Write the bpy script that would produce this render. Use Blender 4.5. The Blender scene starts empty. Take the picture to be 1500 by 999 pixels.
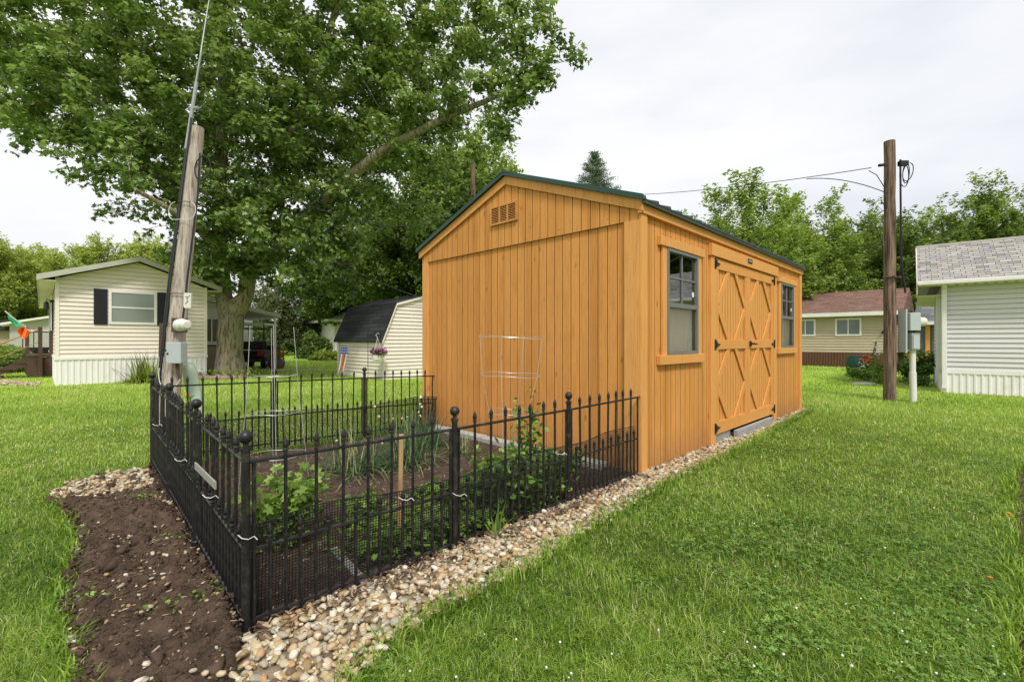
import bpy, bmesh, math, random
import numpy as np
from mathutils import Vector, Matrix, noise as mnoise
R = math.radians
random.seed(7); rng = np.random.default_rng(7)
scene = bpy.context.scene
COL = scene.collection
H = 1.17; F = 682.0
A = math.atan2(.7107, .7034)
DX = Vector((.7034, .7107, 0)); DY = Vector((-.7107, .7034, 0))

def ground(px, py):                     # a point of the lawn seen at this place of the photograph
    Y = F*H/(py-500.0)
    return ((px-750)/F*Y, Y)
def at(px, py, Y):
    return Vector(((px-750)/F*Y, Y, H-(py-500)/F*Y))

# ------------------------------------------------------------------ mesh building
class MB:
    def __init__(s): s.v = []; s.f = []; s.m2 = []
    def add(s, vs, fs):
        n = len(s.v); s.v += [tuple(p) for p in vs]; s.f += [tuple(i+n for i in f) for f in fs]; return s
    def box(s, x0, x1, y0, y1, z0, z1):
        return s.add([(x0,y0,z0),(x1,y0,z0),(x1,y1,z0),(x0,y1,z0),(x0,y0,z1),(x1,y0,z1),(x1,y1,z1),(x0,y1,z1)],
                     [(0,3,2,1),(4,5,6,7),(0,1,5,4),(1,2,6,5),(2,3,7,6),(3,0,4,7)])
    def prism(s, poly, off):            # planar polygon (3d points) pushed along off
        n = len(poly); off = Vector(off); a = [Vector(p) for p in poly]
        return s.add(a+[p+off for p in a], [tuple(range(n-1,-1,-1)), tuple(range(n,2*n))]+[(i,(i+1)%n,(i+1)%n+n,i+n) for i in range(n)])
    def tube(s, pts, r, n=8, cap=True):
        pts = [Vector(p) for p in pts]; m = len(pts)
        rs = r if isinstance(r, (list, tuple)) else [r]*m
        vs = []; up = None
        for i, p in enumerate(pts):
            t = (pts[min(i+1,m-1)]-pts[max(i-1,0)])
            if t.length < 1e-9: t = Vector((0,0,1))
            t.normalize()
            if up is None: up = t.orthogonal().normalized()
            else:
                up = up - t*up.dot(t)
                up = up.normalized() if up.length > 1e-6 else t.orthogonal().normalized()
            b = t.cross(up)
            for k in range(n):
                a = 2*math.pi*k/n
                vs.append(p+(up*math.cos(a)+b*math.sin(a))*rs[i])
        fs = [(i*n+k, i*n+(k+1)%n, (i+1)*n+(k+1)%n, (i+1)*n+k) for i in range(m-1) for k in range(n)]
        if cap: fs += [tuple(range(n-1,-1,-1)), tuple(range((m-1)*n, m*n))]
        return s.add(vs, fs)
    def lathe(s, prof, n=16, c=(0,0,0), cap=True):
        vs = []; m = len(prof)
        for r_, z in prof:
            for k in range(n):
                a = 2*math.pi*k/n; vs.append((c[0]+r_*math.cos(a), c[1]+r_*math.sin(a), c[2]+z))
        fs = [(i*n+k, i*n+(k+1)%n, (i+1)*n+(k+1)%n, (i+1)*n+k) for i in range(m-1) for k in range(n)]
        if cap: fs += [tuple(range(n-1,-1,-1)), tuple(range((m-1)*n, m*n))]
        return s.add(vs, fs)
    def ball(s, c, r, n=14, sq=1.0):
        return s.lathe([(max(r*math.sin(math.pi*i/8), .0005), -r*sq*math.cos(math.pi*i/8)) for i in range(9)], n, c)
    def build(s, name, mat, parent=None, smooth=False, bevel=0, mat2=None):
        me = bpy.data.meshes.new(name); me.from_pydata(s.v, [], s.f); me.materials.append(mat)
        if mat2 and getattr(s,'m2',None):
            me.materials.append(mat2)
            for i in s.m2: me.polygons[i].material_index = 1
        if smooth: me.polygons.foreach_set('use_smooth', [True]*len(me.polygons))
        o = bpy.data.objects.new(name, me); COL.objects.link(o)
        if parent: o.parent = parent
        if bevel:
            b = o.modifiers.new('Bevel', 'BEVEL'); b.width = bevel; b.segments = 2; b.limit_method = 'ANGLE'; b.angle_limit = R(40)
        if smooth:
            try: me.set_sharp_from_angle(angle=R(42))
            except Exception: pass
        return o

def tag(o, label=None, cat=None, group=None, kind=None):
    if label: o['label'] = label
    if cat: o['category'] = cat
    if group: o['group'] = group
    if kind: o['kind'] = kind
    return o
def thing(name, label, cat, loc=(0,0,0), rz=0, group=None):
    o = bpy.data.objects.new(name, None); COL.objects.link(o); o.empty_display_size = .2
    o.location = loc; o.rotation_euler = (0,0,rz)
    return tag(o, label, cat, group)

def npmesh(name, V, faces, k, mat, parent=None, tint=None, smooth=False):
    """V (n,3); faces (m,k) int; tint per face"""
    me = bpy.data.meshes.new(name); m = len(faces)
    me.vertices.add(len(V)); me.vertices.foreach_set('co', np.ascontiguousarray(V, dtype=np.float32).ravel())
    me.loops.add(m*k); me.loops.foreach_set('vertex_index', np.ascontiguousarray(faces, dtype=np.int32).ravel())
    me.polygons.add(m); me.polygons.foreach_set('loop_start', np.arange(0, m*k, k, dtype=np.int32))
    me.update(calc_edges=True); me.validate()
    if smooth: me.polygons.foreach_set('use_smooth', np.ones(len(me.polygons), dtype=bool))
    if tint is not None:
        at_ = me.attributes.new('tint', 'FLOAT', 'FACE')
        t = np.asarray(tint, dtype=np.float32)
        if len(t) == len(me.polygons): at_.data.foreach_set('value', t)
    me.materials.append(mat)
    o = bpy.data.objects.new(name, me); COL.objects.link(o)
    if parent: o.parent = parent
    return o

def rotmats(n, tilt_mean=None, normals=None):
    """random rotation matrices (n,3,3), columns = local x,y,z; z close to given normals"""
    z = normals/np.linalg.norm(normals, axis=1)[:,None]
    r = rng.normal(size=(n,3)); x = r - (r*z).sum(1)[:,None]*z; x /= np.linalg.norm(x, axis=1)[:,None]
    y = np.cross(z, x)
    return np.stack([x,y,z], axis=2)

def scatter(name, bv, bf, P, M, S, mat, parent=None, tint=None, smooth=False):
    """instances of a small mesh baked in one mesh: bv (a,3), bf (b,k), P (n,3), M (n,3,3), S (n,) or (n,3)"""
    n = len(P); a = len(bv); b = len(bf); bv = np.asarray(bv, float); bf = np.asarray(bf)
    S = np.asarray(S, float)
    if S.ndim == 1: S = np.repeat(S[:,None], 3, 1)
    L = bv[None]*S[:,None,:]
    V = np.einsum('nij,naj->nai', M, L)+P[:,None,:]
    Fc = bf[None]+(np.arange(n)*a)[:,None,None]
    t = None if tint is None else np.repeat(tint, b)
    return npmesh(name, V.reshape(-1,3), Fc.reshape(-1, bf.shape[1]), bf.shape[1], mat, parent, t, smooth)

def inpoly(X, Y, poly):
    poly = np.asarray(poly); x0, y0 = poly[:,0], poly[:,1]; x1, y1 = np.roll(x0,-1), np.roll(y0,-1)
    c = np.zeros(len(X), bool)
    for a, b, d, e in zip(x0,y0,x1,y1):
        c ^= ((b > Y) != (e > Y)) & (X < (d-a)*(Y-b)/((e-b) if e != b else 1e-9)+a)
    return c
def vnoise(X, Y, s, seed=0.0):
    # cheap smooth value noise in numpy
    def h(i, j): 
        q = np.sin(i*127.1+j*311.7+seed*74.7)*43758.5453; return q-np.floor(q)
    x = X*s; y = Y*s; i = np.floor(x); j = np.floor(y); u = x-i; v = y-j; u = u*u*(3-2*u); v = v*v*(3-2*v)
    return (h(i,j)*(1-u)+h(i+1,j)*u)*(1-v)+(h(i,j+1)*(1-u)+h(i+1,j+1)*u)*v

# ------------------------------------------------------------------ materials
def newmat(name):
    m = bpy.data.materials.new(name); m.use_nodes = True
    nt = m.node_tree; return m, nt, nt.nodes['Principled BSDF']
def N(nt, t, **kw):
    n = nt.nodes.new(t)
    for k, v in kw.items(): setattr(n, k, v)
    return n
def coords(nt, scale=(1,1,1)):
    tc = N(nt, 'ShaderNodeTexCoord'); mp = N(nt, 'ShaderNodeMapping'); mp.inputs['Scale'].default_value = scale
    nt.links.new(tc.outputs['Object'], mp.inputs['Vector']); return mp.outputs['Vector']
def noise(nt, vec, scale, detail=4, rough=.6):
    n = N(nt, 'ShaderNodeTexNoise'); n.inputs['Scale'].default_value = scale; n.inputs['Detail'].default_value = detail
    n.inputs['Roughness'].default_value = rough; nt.links.new(vec, n.inputs['Vector']); return n.outputs['Fac']
def ramp(nt, fac, stops):
    r = N(nt, 'ShaderNodeValToRGB'); nt.links.new(fac, r.inputs['Fac']); e = r.color_ramp.elements
    while len(e) < len(stops): e.new(.5)
    for q, (p, c) in zip(e, stops): q.position = p; q.color = (*c, 1) if len(c) == 3 else c
    return r.outputs['Color']
def mix(nt, fac, a, b, mode='MIX'):
    m = N(nt, 'ShaderNodeMix', data_type='RGBA', blend_type=mode)
    if isinstance(fac, (int, float)): m.inputs[0].default_value = fac
    else: nt.links.new(fac, m.inputs[0])
    for i, c in ((6, a), (7, b)):
        if isinstance(c, tuple): m.inputs[i].default_value = (*c, 1)
        else: nt.links.new(c, m.inputs[i])
    return m.outputs[2]
def bump(nt, bs, fac, strength=.3, dist=.01):
    b = N(nt, 'ShaderNodeBump'); b.inputs['Strength'].default_value = strength; b.inputs['Distance'].default_value = dist
    nt.links.new(fac, b.inputs['Height'])
    nt.links.new(b.outputs['Normal'], bs.inputs['Normal'])
def g(c, k): return tuple(min(x*k, 1) for x in c)
def pmat(name, c, rough=.6, var=.18, scale=3.0, sc=(1,1,1), bs=0, bscale=60, metal=0, spec=.4, c2=None, c2scale=1.2):
    m, nt, b = newmat(name); v = coords(nt, sc)
    col = ramp(nt, noise(nt, v, scale, 6, .65), [(.25, g(c,1-var)), (.75, g(c,1+var))])
    if c2: 
        col = mix(nt, ramp(nt, noise(nt, v, c2scale, 5, .7), [(.5,(0,0,0)), (.68,(1,1,1))]), col, c2)
    nt.links.new(col, b.inputs['Base Color'])
    b.inputs['Roughness'].default_value = rough; b.inputs['Metallic'].default_value = metal
    b.inputs['Specular IOR Level'].default_value = spec
    if bs: bump(nt, b, noise(nt, v, bscale, 4), bs, .004)
    return m
def woodmat(name, c, dark, rough=.6, grain=(22,22,1.2), spec=.3, boards=0, lo=.28):
    m, nt, b = newmat(name); v = coords(nt, grain); w = coords(nt)
    f = noise(nt, v, 3.0, 6, .7)
    col = ramp(nt, f, [(lo, dark), (lo+.22, c), (.85, g(c,1.15))])
    col = mix(nt, ramp(nt, noise(nt, w, .9, 4, .6), [(.3,(0,0,0)), (.8,(1,1,1))]), col, mix(nt, .35, col, dark))
    sp = ramp(nt, noise(nt, w, 34, 3, .5), [(.70,(0,0,0)), (.76,(1,1,1))])
    col = mix(nt, sp, col, g(dark,.75))
    if boards:
        sx = N(nt, 'ShaderNodeSeparateXYZ'); nt.links.new(w, sx.inputs[0])
        ad = N(nt, 'ShaderNodeMath', operation='ADD'); nt.links.new(sx.outputs[0], ad.inputs[0]); nt.links.new(sx.outputs[1], ad.inputs[1])
        dv = N(nt, 'ShaderNodeMath', operation='DIVIDE'); nt.links.new(ad.outputs[0], dv.inputs[0]); dv.inputs[1].default_value = boards
        fl_ = N(nt, 'ShaderNodeMath', operation='FLOOR'); nt.links.new(dv.outputs[0], fl_.inputs[0])
        wn = N(nt, 'ShaderNodeTexWhiteNoise', noise_dimensions='1D'); nt.links.new(fl_.outputs[0], wn.inputs['W'])
        col = mix(nt, 1.0, col, ramp(nt, wn.outputs['Value'], [(0,(.84,.80,.74)), (.5,(.96,.95,.93)), (1,(1.0,1.0,1.0))]), 'MULTIPLY')
        # knots
        vo = N(nt, 'ShaderNodeTexVoronoi'); vo.inputs['Scale'].default_value = 1; nt.links.new(coords(nt, (7,7,2.6)), vo.inputs['Vector'])
        col = mix(nt, ramp(nt, vo.outputs['Distance'], [(.05,(.75,.75,.75)), (.12,(0,0,0))]), col, g(dark,.55))
        # mud splash and weathering close to the ground
        mz = N(nt, 'ShaderNodeMapRange'); mz.inputs['From Min'].default_value = .34; mz.inputs['From Max'].default_value = .0; nt.links.new(sx.outputs[2], mz.inputs['Value'])
        mm = N(nt, 'ShaderNodeMath', operation='MULTIPLY'); nt.links.new(mz.outputs[0], mm.inputs[0]); nt.links.new(noise(nt, w, 16, 6, .8), mm.inputs[1])
        col = mix(nt, mm.outputs[0], col, (.20,.12,.07))
        col = mix(nt, ramp(nt, noise(nt, coords(nt, (5,5,.6)), 1.6, 5, .7), [(.52,(0,0,0)), (.75,(.45,.45,.45))]), col, g(dark,.9))
    nt.links.new(col, b.inputs['Base Color']); b.inputs['Roughness'].default_value = rough
    b.inputs['Specular IOR Level'].default_value = spec
    bump(nt, b, f, .35, .003); return m
def leafmat(name, stops, trans=.35, rough=.5):
    m, nt, b = newmat(name)
    a = N(nt, 'ShaderNodeAttribute', attribute_name='tint')
    v = coords(nt)
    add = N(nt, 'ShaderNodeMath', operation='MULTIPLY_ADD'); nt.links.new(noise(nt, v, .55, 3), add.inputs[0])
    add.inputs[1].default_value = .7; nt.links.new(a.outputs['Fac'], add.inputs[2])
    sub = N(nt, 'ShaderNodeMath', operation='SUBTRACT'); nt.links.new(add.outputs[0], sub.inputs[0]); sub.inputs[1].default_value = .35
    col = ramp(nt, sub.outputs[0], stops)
    nt.links.new(col, b.inputs['Base Color']); b.inputs['Roughness'].default_value = rough
    b.inputs['Specular IOR Level'].default_value = .35
    tr = N(nt, 'ShaderNodeBsdfTranslucent')
    nt.links.new(mix(nt, .5, col, mix(nt, 1.0, col, (1.0,1.0,.35), 'MULTIPLY')), tr.inputs['Color'])
    ms = N(nt, 'ShaderNodeMixShader'); ms.inputs[0].default_value = trans
    out = nt.nodes['Material Output']
    nt.links.new(b.outputs[0], ms.inputs[1]); nt.links.new(tr.outputs[0], ms.inputs[2]); nt.links.new(ms.outputs[0], out.inputs['Surface'])
    return m
def tintmat(name, stops, rough=.7, bs=.2, bscale=90, spec=.4):
    m, nt, b = newmat(name)
    a = N(nt, 'ShaderNodeAttribute', attribute_name='tint')
    col = ramp(nt, a.outputs['Fac'], stops); v = coords(nt)
    col = mix(nt, .35, col, mix(nt, 1.0, col, ramp(nt, noise(nt, v, 50, 4), [(.3,(.45,.4,.35)), (.7,(1,1,1))]), 'MULTIPLY'))
    nt.links.new(col, b.inputs['Base Color']); b.inputs['Roughness'].default_value = rough; b.inputs['Specular IOR Level'].default_value = spec
    if bs: bump(nt, b, noise(nt, v, bscale, 3), bs, .003)
    return m
def glassmat(name, tintc=(.9,.95,.95), refl=.25):
    m, nt, b = newmat(name); nt.nodes.remove(b)
    gl = N(nt, 'ShaderNodeBsdfGlossy'); gl.inputs['Roughness'].default_value = .02; gl.inputs['Color'].default_value = (.95,.97,1,1)
    tr = N(nt, 'ShaderNodeBsdfTransparent'); tr.inputs['Color'].default_value = (*tintc, 1)
    fr = N(nt, 'ShaderNodeFresnel'); fr.inputs['IOR'].default_value = 1.7
    ad = N(nt, 'ShaderNodeMath', operation='ADD'); ad.use_clamp = True; ad.inputs[1].default_value = refl; nt.links.new(fr.outputs[0], ad.inputs[0])
    v = coords(nt); bp = N(nt, 'ShaderNodeBump'); bp.inputs['Strength'].default_value = .06; bp.inputs['Distance'].default_value = .02
    nt.links.new(noise(nt, v, 2.5, 1), bp.inputs['Height']); nt.links.new(bp.outputs[0], gl.inputs['Normal'])
    ms = N(nt, 'ShaderNodeMixShader'); nt.links.new(ad.outputs[0], ms.inputs[0]); nt.links.new(tr.outputs[0], ms.inputs[1]); nt.links.new(gl.outputs[0], ms.inputs[2])
    nt.links.new(ms.outputs[0], nt.nodes['Material Output'].inputs['Surface']); return m
def shinglemat(name, cols, u='x', rowh=.14, w=.3, slope=1.0):
    m, nt, b = newmat(name); tc = N(nt, 'ShaderNodeTexCoord'); sp = N(nt, 'ShaderNodeSeparateXYZ'); cb = N(nt, 'ShaderNodeCombineXYZ')
    nt.links.new(tc.outputs['Object'], sp.inputs[0]); nt.links.new(sp.outputs['X' if u == 'x' else 'Y'], cb.inputs[0])
    mu = N(nt, 'ShaderNodeMath', operation='MULTIPLY'); mu.inputs[1].default_value = slope; nt.links.new(sp.outputs['Z'], mu.inputs[0]); nt.links.new(mu.outputs[0], cb.inputs[1])
    br = N(nt, 'ShaderNodeTexBrick'); nt.links.new(cb.outputs[0], br.inputs['Vector'])
    br.inputs['Scale'].default_value = 1; br.inputs['Brick Width'].default_value = w; br.inputs['Row Height'].default_value = rowh
    br.inputs['Mortar Size'].default_value = .006; br.inputs['Mortar Smooth'].default_value = .3; br.offset = .37; br.squash = 1
    br.inputs['Color1'].default_value = (0,0,0,1); br.inputs['Color2'].default_value = (1,1,1,1); br.inputs['Mortar'].default_value = (0,0,0,1)
    bw = N(nt, 'ShaderNodeRGBToBW'); nt.links.new(br.outputs['Color'], bw.inputs[0])
    col = ramp(nt, bw.outputs[0], cols)
    col = mix(nt, br.outputs['Fac'], col, g(cols[0][1], .35))
    v = coords(nt); col = mix(nt, .5, col, mix(nt, 1.0, col, ramp(nt, noise(nt, v, 45, 3), [(.3,(.5,.5,.5)), (.7,(1,1,1))]), 'MULTIPLY'))
    nt.links.new(col, b.inputs['Base Color']); b.inputs['Roughness'].default_value = .9; b.inputs['Specular IOR Level'].default_value = .2
    inv = N(nt, 'ShaderNodeMath', operation='SUBTRACT'); inv.inputs[0].default_value = 1; nt.links.new(br.outputs['Fac'], inv.inputs[1])
    bump(nt, b, inv.outputs[0], .6, .01); return m

M = {}
M['stain'] = woodmat('stained wood siding', (.68,.315,.086), (.49,.20,.042), .7, boards=.105, spec=.2)
M['stain_trim'] = woodmat('stained trim boards', (.72,.345,.100), (.54,.235,.055), .65)
M['stain_door'] = woodmat('stained door boards', (.70,.325,.088), (.53,.225,.048), .65)
M['groove'] = pmat('dark groove', (.30,.125,.032), .9)  # darker brown for the sides and floor of each siding groove
M['lap_shadow'] = pmat('siding lap shadow', (.42,.39,.35), .8)  # shadow line under each lap, painted as a darker beige
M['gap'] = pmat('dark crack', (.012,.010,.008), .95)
M['green_metal'] = pmat('green roof metal', (.010,.050,.033), .4, .12, spec=.5)
M['dark_metal'] = pmat('dark roof edge', (.045,.050,.048), .45)
M['black'] = pmat('black painted iron', (.011,.011,.012), .42, .35, 22, bs=.3, bscale=90, spec=.45, c2=(.060,.050,.040), c2scale=17)
M['netting'] = pmat('black plastic netting', (.012,.012,.012), .6)
M['hinge'] = pmat('black hinge', (.02,.02,.02), .45)
M['winframe'] = pmat('grey window frame', (.17,.175,.17), .45, .1)
M['glass'] = glassmat('window glass', (.85,.9,.9), .16)
M['glass_soft'] = glassmat('lower window glass', (.97,.96,.94), -.04)
M['curtain'] = pmat('curtain cloth', (.82,.73,.61), .9, .05, 3, (3,3,1))
M['white'] = pmat('white vinyl', (.82,.78,.79), .5, .05, 1.2, c2=(.72,.68,.66), c2scale=.8)
M['cream'] = pmat('cream vinyl siding', (.86,.745,.68), .5, .03, 1.0, c2=(.79,.69,.62), c2scale=.5)
M['cream_light'] = pmat('pale cream siding', (.84,.75,.68), .5, .04)
M['beige'] = pmat('beige vinyl siding', (.52,.41,.31), .55, .05)
M['pale_blue'] = pmat('pale grey vinyl siding', (.66,.64,.67), .5, .04, 1.0)
M['grey_wall'] = pmat('grey siding', (.42,.41,.39), .6, .05)
M['slate_wall'] = pmat('dark slate siding', (.10,.115,.14), .6, .1)
M['soffit'] = pmat('soffit', (.68,.62,.58), .6, .05)
M['roof_trim'] = pmat('weathered fascia', (.50,.48,.43), .6, .1)
M['shutter'] = pmat('black shutter', (.016,.014,.018), .5)
M['pane'] = pmat('window pane', (.10,.125,.12), .08, .25, 1.2, (1,1,1), spec=.9)
M['blind'] = pmat('window blind', (.22,.25,.23), .15, .1, 3, (1,1,30), spec=.8)
M['concrete'] = pmat('concrete', (.40,.385,.35), .9, .15, 6, bs=.5, bscale=80)
M['timber'] = woodmat('grey weathered timber', (.33,.32,.29), (.20,.19,.17), .85, (14,14,1.5))
M['ramp_wood'] = woodmat('grey ramp board', (.34,.34,.33), (.22,.215,.20), .85, (2,14,14))
M['brown_wood'] = woodmat('dark brown timber', (.10,.062,.045), (.05,.03,.022), .85)
M['skirt_wood'] = woodmat('brown skirting boards', (.15,.075,.045), (.07,.035,.022), .85)
M['pole_grey'] = woodmat('weathered pole', (.50,.44,.37), (.17,.13,.10), .9, (11,11,.5), lo=.33)
M['pole_brown'] = woodmat('brown pole', (.29,.195,.145), (.05,.03,.021), .9, (9,9,.5), lo=.38)
M['stake'] = woodmat('pale stake', (.42,.27,.13), (.25,.14,.06), .85)
M['cable'] = pmat('black cable', (.012,.012,.013), .45)
M['galv'] = pmat('galvanised wire', (.55,.56,.55), .4, .1, metal=.5)
M['box_grey'] = pmat('grey electric box', (.42,.46,.47), .45, .06)
M['box_dark'] = pmat('mid grey box', (.28,.30,.30), .5, .06)
M['meter'] = pmat('meter cover', (.66,.65,.56), .3, .1)
M['rust'] = pmat('rusty steel', (.09,.05,.04), .8, .3)
M['pale_green'] = pmat('pale green pedestal', (.56,.70,.56), .5, .08)
M['pipe'] = pmat('white conduit', (.68,.68,.66), .4, .05)
M['tie'] = pmat('white twist tie', (.75,.70,.66), .6)
M['terracotta'] = pmat('brown pot', (.10,.07,.06), .7)
M['tank_green'] = pmat('dark green plastic', (.008,.06,.045), .4, .2)
M['red'] = pmat('red plastic', (.5,.03,.025), .35)
M['tyre'] = pmat('tyre rubber', (.013,.013,.013), .8)
M['shirt_blue'] = pmat('blue cloth', (.05,.11,.42), .8)
M['flag_green'] = pmat('green flag cloth', (.03,.33,.15), .8, .08)
M['flag_white'] = pmat('white flag cloth', (.8,.8,.78), .8, .03)
M['flag_orange'] = pmat('orange flag cloth', (.85,.16,.02), .8, .08)
M['sh_dark'] = shinglemat('charcoal shingles', [(0,(.030,.032,.036)), (1,(.060,.063,.070))], 'y', .12, .9, 1.05)
M['sh_red'] = shinglemat('red brown shingles', [(0,(.205,.115,.09)), (1,(.30,.18,.14))], 'y', .07, .3)
M['sh_grey'] = shinglemat('blue grey shingles', [(0,(.14,.15,.16)), (1,(.26,.27,.28))], 'y', .10, .5)
M['sh_pale'] = shinglemat('pale grey roof', [(0,(.42,.43,.43)), (1,(.50,.51,.50))], 'y', .14, .4)
M['sh_mixed'] = shinglemat('mixed grey shingles', [(0,(.26,.24,.23)), (.3,(.42,.395,.36)), (.6,(.48,.445,.385)), (.8,(.33,.325,.335)), (1,(.53,.51,.475))], 'x', .062, .19)
GREEN = [(0,(.010,.030,.006)), (.35,(.030,.085,.014)), (.7,(.075,.175,.028)), (1,(.14,.26,.05))]
M['leaf_maple'] = leafmat('maple leaves', [(0,(.024,.048,.013)), (.25,(.080,.135,.032)), (.48,(.190,.285,.072)), (.78,(.38,.49,.16)), (1,(.54,.62,.28))], .43, .32)
M['leaf_bright'] = leafmat('bright leaves', [(0,(.06,.11,.015)), (.4,(.18,.27,.04)), (.75,(.32,.44,.09)), (1,(.46,.56,.18))], .45)
M['leaf_mid'] = leafmat('mid green leaves', [(0,(.03,.06,.014)), (.4,(.105,.165,.032)), (.75,(.20,.29,.06)), (1,(.33,.43,.13))], .42)
M['leaf_yellow'] = leafmat('yellow green leaves', [(0,(.09,.13,.02)), (.4,(.25,.33,.05)), (.75,(.42,.50,.10)), (1,(.55,.60,.18))], .45)
M['leaf_dark'] = leafmat('dark evergreen sprays', [(0,(.025,.042,.014)), (.4,(.07,.10,.03)), (.75,(.14,.17,.055)), (1,(.22,.24,.09))], .25)
M['needle'] = leafmat('spruce needles', [(0,(.045,.075,.040)), (.4,(.12,.17,.095)), (.75,(.21,.27,.16)), (1,(.32,.38,.24))], .25)
M['veg'] = leafmat('garden leaves', [(0,(.05,.10,.014)), (.4,(.15,.26,.04)), (.75,(.27,.41,.08)), (1,(.44,.55,.17))], .38)
M['veg_deep'] = leafmat('deep garden leaves', [(0,(.03,.07,.014)), (.4,(.08,.17,.03)), (.75,(.16,.29,.05)), (1,(.27,.40,.10))], .35)
M['chive'] = leafmat('chive stalks', [(0,(.03,.07,.035)), (.4,(.07,.15,.07)), (.75,(.13,.24,.11)), (1,(.40,.38,.17))], .25)
M['grass'] = leafmat('grass blades', [(0,(.045,.095,.010)), (.3,(.155,.285,.024)), (.6,(.32,.48,.055)), (.93,(.58,.70,.18)), (1,(.72,.66,.38))], .42, .36)
M['clover'] = leafmat('clover leaves', [(0,(.06,.15,.02)), (.5,(.16,.30,.045)), (1,(.34,.50,.12))], .35)
M['petal_white'] = pmat('white petals', (.78,.78,.70), .7)
M['petal_yellow'] = pmat('yellow petals', (.85,.50,.03), .6)
M['petal_orange'] = pmat('orange petals', (.85,.20,.03), .6)
M['petal_red'] = pmat('red petals', (.62,.08,.05), .6)
M['petal_purple'] = pmat('purple petals', (.36,.06,.26), .6)
M['petal_pink'] = pmat('pink petals', (.62,.40,.36), .6)
M['pebble'] = tintmat('river pebbles', [(0,(.12,.085,.05)), (.15,(.31,.215,.105)), (.32,(.46,.345,.185)), (.5,(.60,.50,.33)), (.68,(.36,.33,.26)), (.82,(.72,.66,.52)), (.93,(.48,.27,.10)), (1,(.82,.80,.74))], .6, .2, 120)
M['chips'] = tintmat('mulch chips', [(0,(.05,.03,.02)), (.4,(.13,.08,.055)), (.75,(.26,.17,.115)), (1,(.46,.35,.25))], .9, .3)

def barkmat(name, c, d, moss):
    m, nt, b = newmat(name); v = coords(nt, (7,7,1.3)); w = coords(nt)
    f = noise(nt, v, 2.2, 8, .75)
    col = ramp(nt, f, [(.3, d), (.52, c), (.8, g(c,1.35))])
    col = mix(nt, ramp(nt, noise(nt, w, 1.6, 6, .7), [(.45,(0,0,0)), (.65,(1,1,1))]), col, moss)
    col = mix(nt, ramp(nt, f, [(.36,(1,1,1)), (.5,(0,0,0))]), col, d)
    nt.links.new(col, b.inputs['Base Color']); b.inputs['Roughness'].default_value = .95; b.inputs['Specular IOR Level'].default_value = .15
    bump(nt, b, f, 1.0, .06); return m
M['bark'] = barkmat('maple bark', (.38,.31,.235), (.10,.075,.055), (.27,.30,.15))
M['bark_dark'] = barkmat('dark bark', (.13,.105,.08), (.02,.015,.012), (.07,.08,.045))

def soilmat(name, c, d):
    m, nt, b = newmat(name); v = coords(nt)
    f = noise(nt, v, 9, 10, .75)
    col = ramp(nt, f, [(.3, d), (.6, c), (.85, g(c,1.5))])
    col = mix(nt, ramp(nt, noise(nt, v, 70, 4, .7), [(.60,(0,0,0)), (.70,(1,1,1))]), col, (.20,.145,.10))
    nt.links.new(col, b.inputs['Base Color']); b.inputs['Roughness'].default_value = .97; b.inputs['Specular IOR Level'].default_value = .1
    bump(nt, b, noise(nt, v, 26, 10, .8), .9, .03); return m
M['soil'] = soilmat('turned soil', (.165,.113,.080), (.055,.037,.027))
M['mulch'] = soilmat('mulch soil', (.125,.088,.068), (.045,.030,.023))
M['gravel_bed'] = pmat('gravel bed', (.25,.19,.13), .95, .4, 25, bs=.8, bscale=60)

def lawnmat():
    m, nt, b = newmat('lawn'); v = coords(nt)
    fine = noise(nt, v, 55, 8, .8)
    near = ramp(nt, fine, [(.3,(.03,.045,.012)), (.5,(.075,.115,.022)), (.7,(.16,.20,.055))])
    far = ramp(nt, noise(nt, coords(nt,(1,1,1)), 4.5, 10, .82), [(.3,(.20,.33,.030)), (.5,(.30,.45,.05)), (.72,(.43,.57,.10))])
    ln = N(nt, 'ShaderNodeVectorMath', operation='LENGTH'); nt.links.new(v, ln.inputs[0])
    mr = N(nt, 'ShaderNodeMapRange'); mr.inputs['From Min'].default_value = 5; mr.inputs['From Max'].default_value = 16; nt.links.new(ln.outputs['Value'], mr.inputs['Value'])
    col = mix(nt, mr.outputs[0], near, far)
    col = mix(nt, ramp(nt, noise(nt, v, .7, 5, .6), [(.5,(0,0,0)), (.8,(1,1,1))]), col, mix(nt, .4, col, (.30,.38,.07)))
    nt.links.new(col, b.inputs['Base Color']); b.inputs['Roughness'].default_value = .95; b.inputs['Specular IOR Level'].default_value = .1
    bump(nt, b, fine, .6, .02); return m
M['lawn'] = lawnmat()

# ------------------------------------------------------------------ camera, light, sky
cam = bpy.data.cameras.new('camera'); co = bpy.data.objects.new('camera', cam); COL.objects.link(co)
co.location = (0,0,H); co.rotation_euler = (R(90),0,0); cam.sensor_width = 36; cam.lens = F/1500*36; cam.clip_end = 2000; cam.clip_start = .05
scene.camera = co
scene.view_settings.view_transform = 'Standard'; scene.view_settings.look = 'None'; scene.view_settings.exposure = 0
SUN_EL, SUN_AZ = 52, 168           # azimuth clockwise from +Y
w = bpy.data.worlds.new('World'); scene.world = w; w.use_nodes = True; nt = w.node_tree
bg = nt.nodes['Background']
sky = N(nt, 'ShaderNodeTexSky', sky_type='NISHITA'); sky.sun_disc = False; sky.sun_elevation = R(SUN_EL); sky.sun_rotation = R(SUN_AZ)
tc = N(nt, 'ShaderNodeTexCoord'); mp = N(nt, 'ShaderNodeMapping'); mp.inputs['Scale'].default_value = (1,1,3.2); mp.inputs['Location'].default_value = (.3,.1,.0)
nt.links.new(tc.outputs['Generated'], mp.inputs['Vector'])
cn = noise(nt, mp.outputs['Vector'], 1.5, 5, .5)
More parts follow.
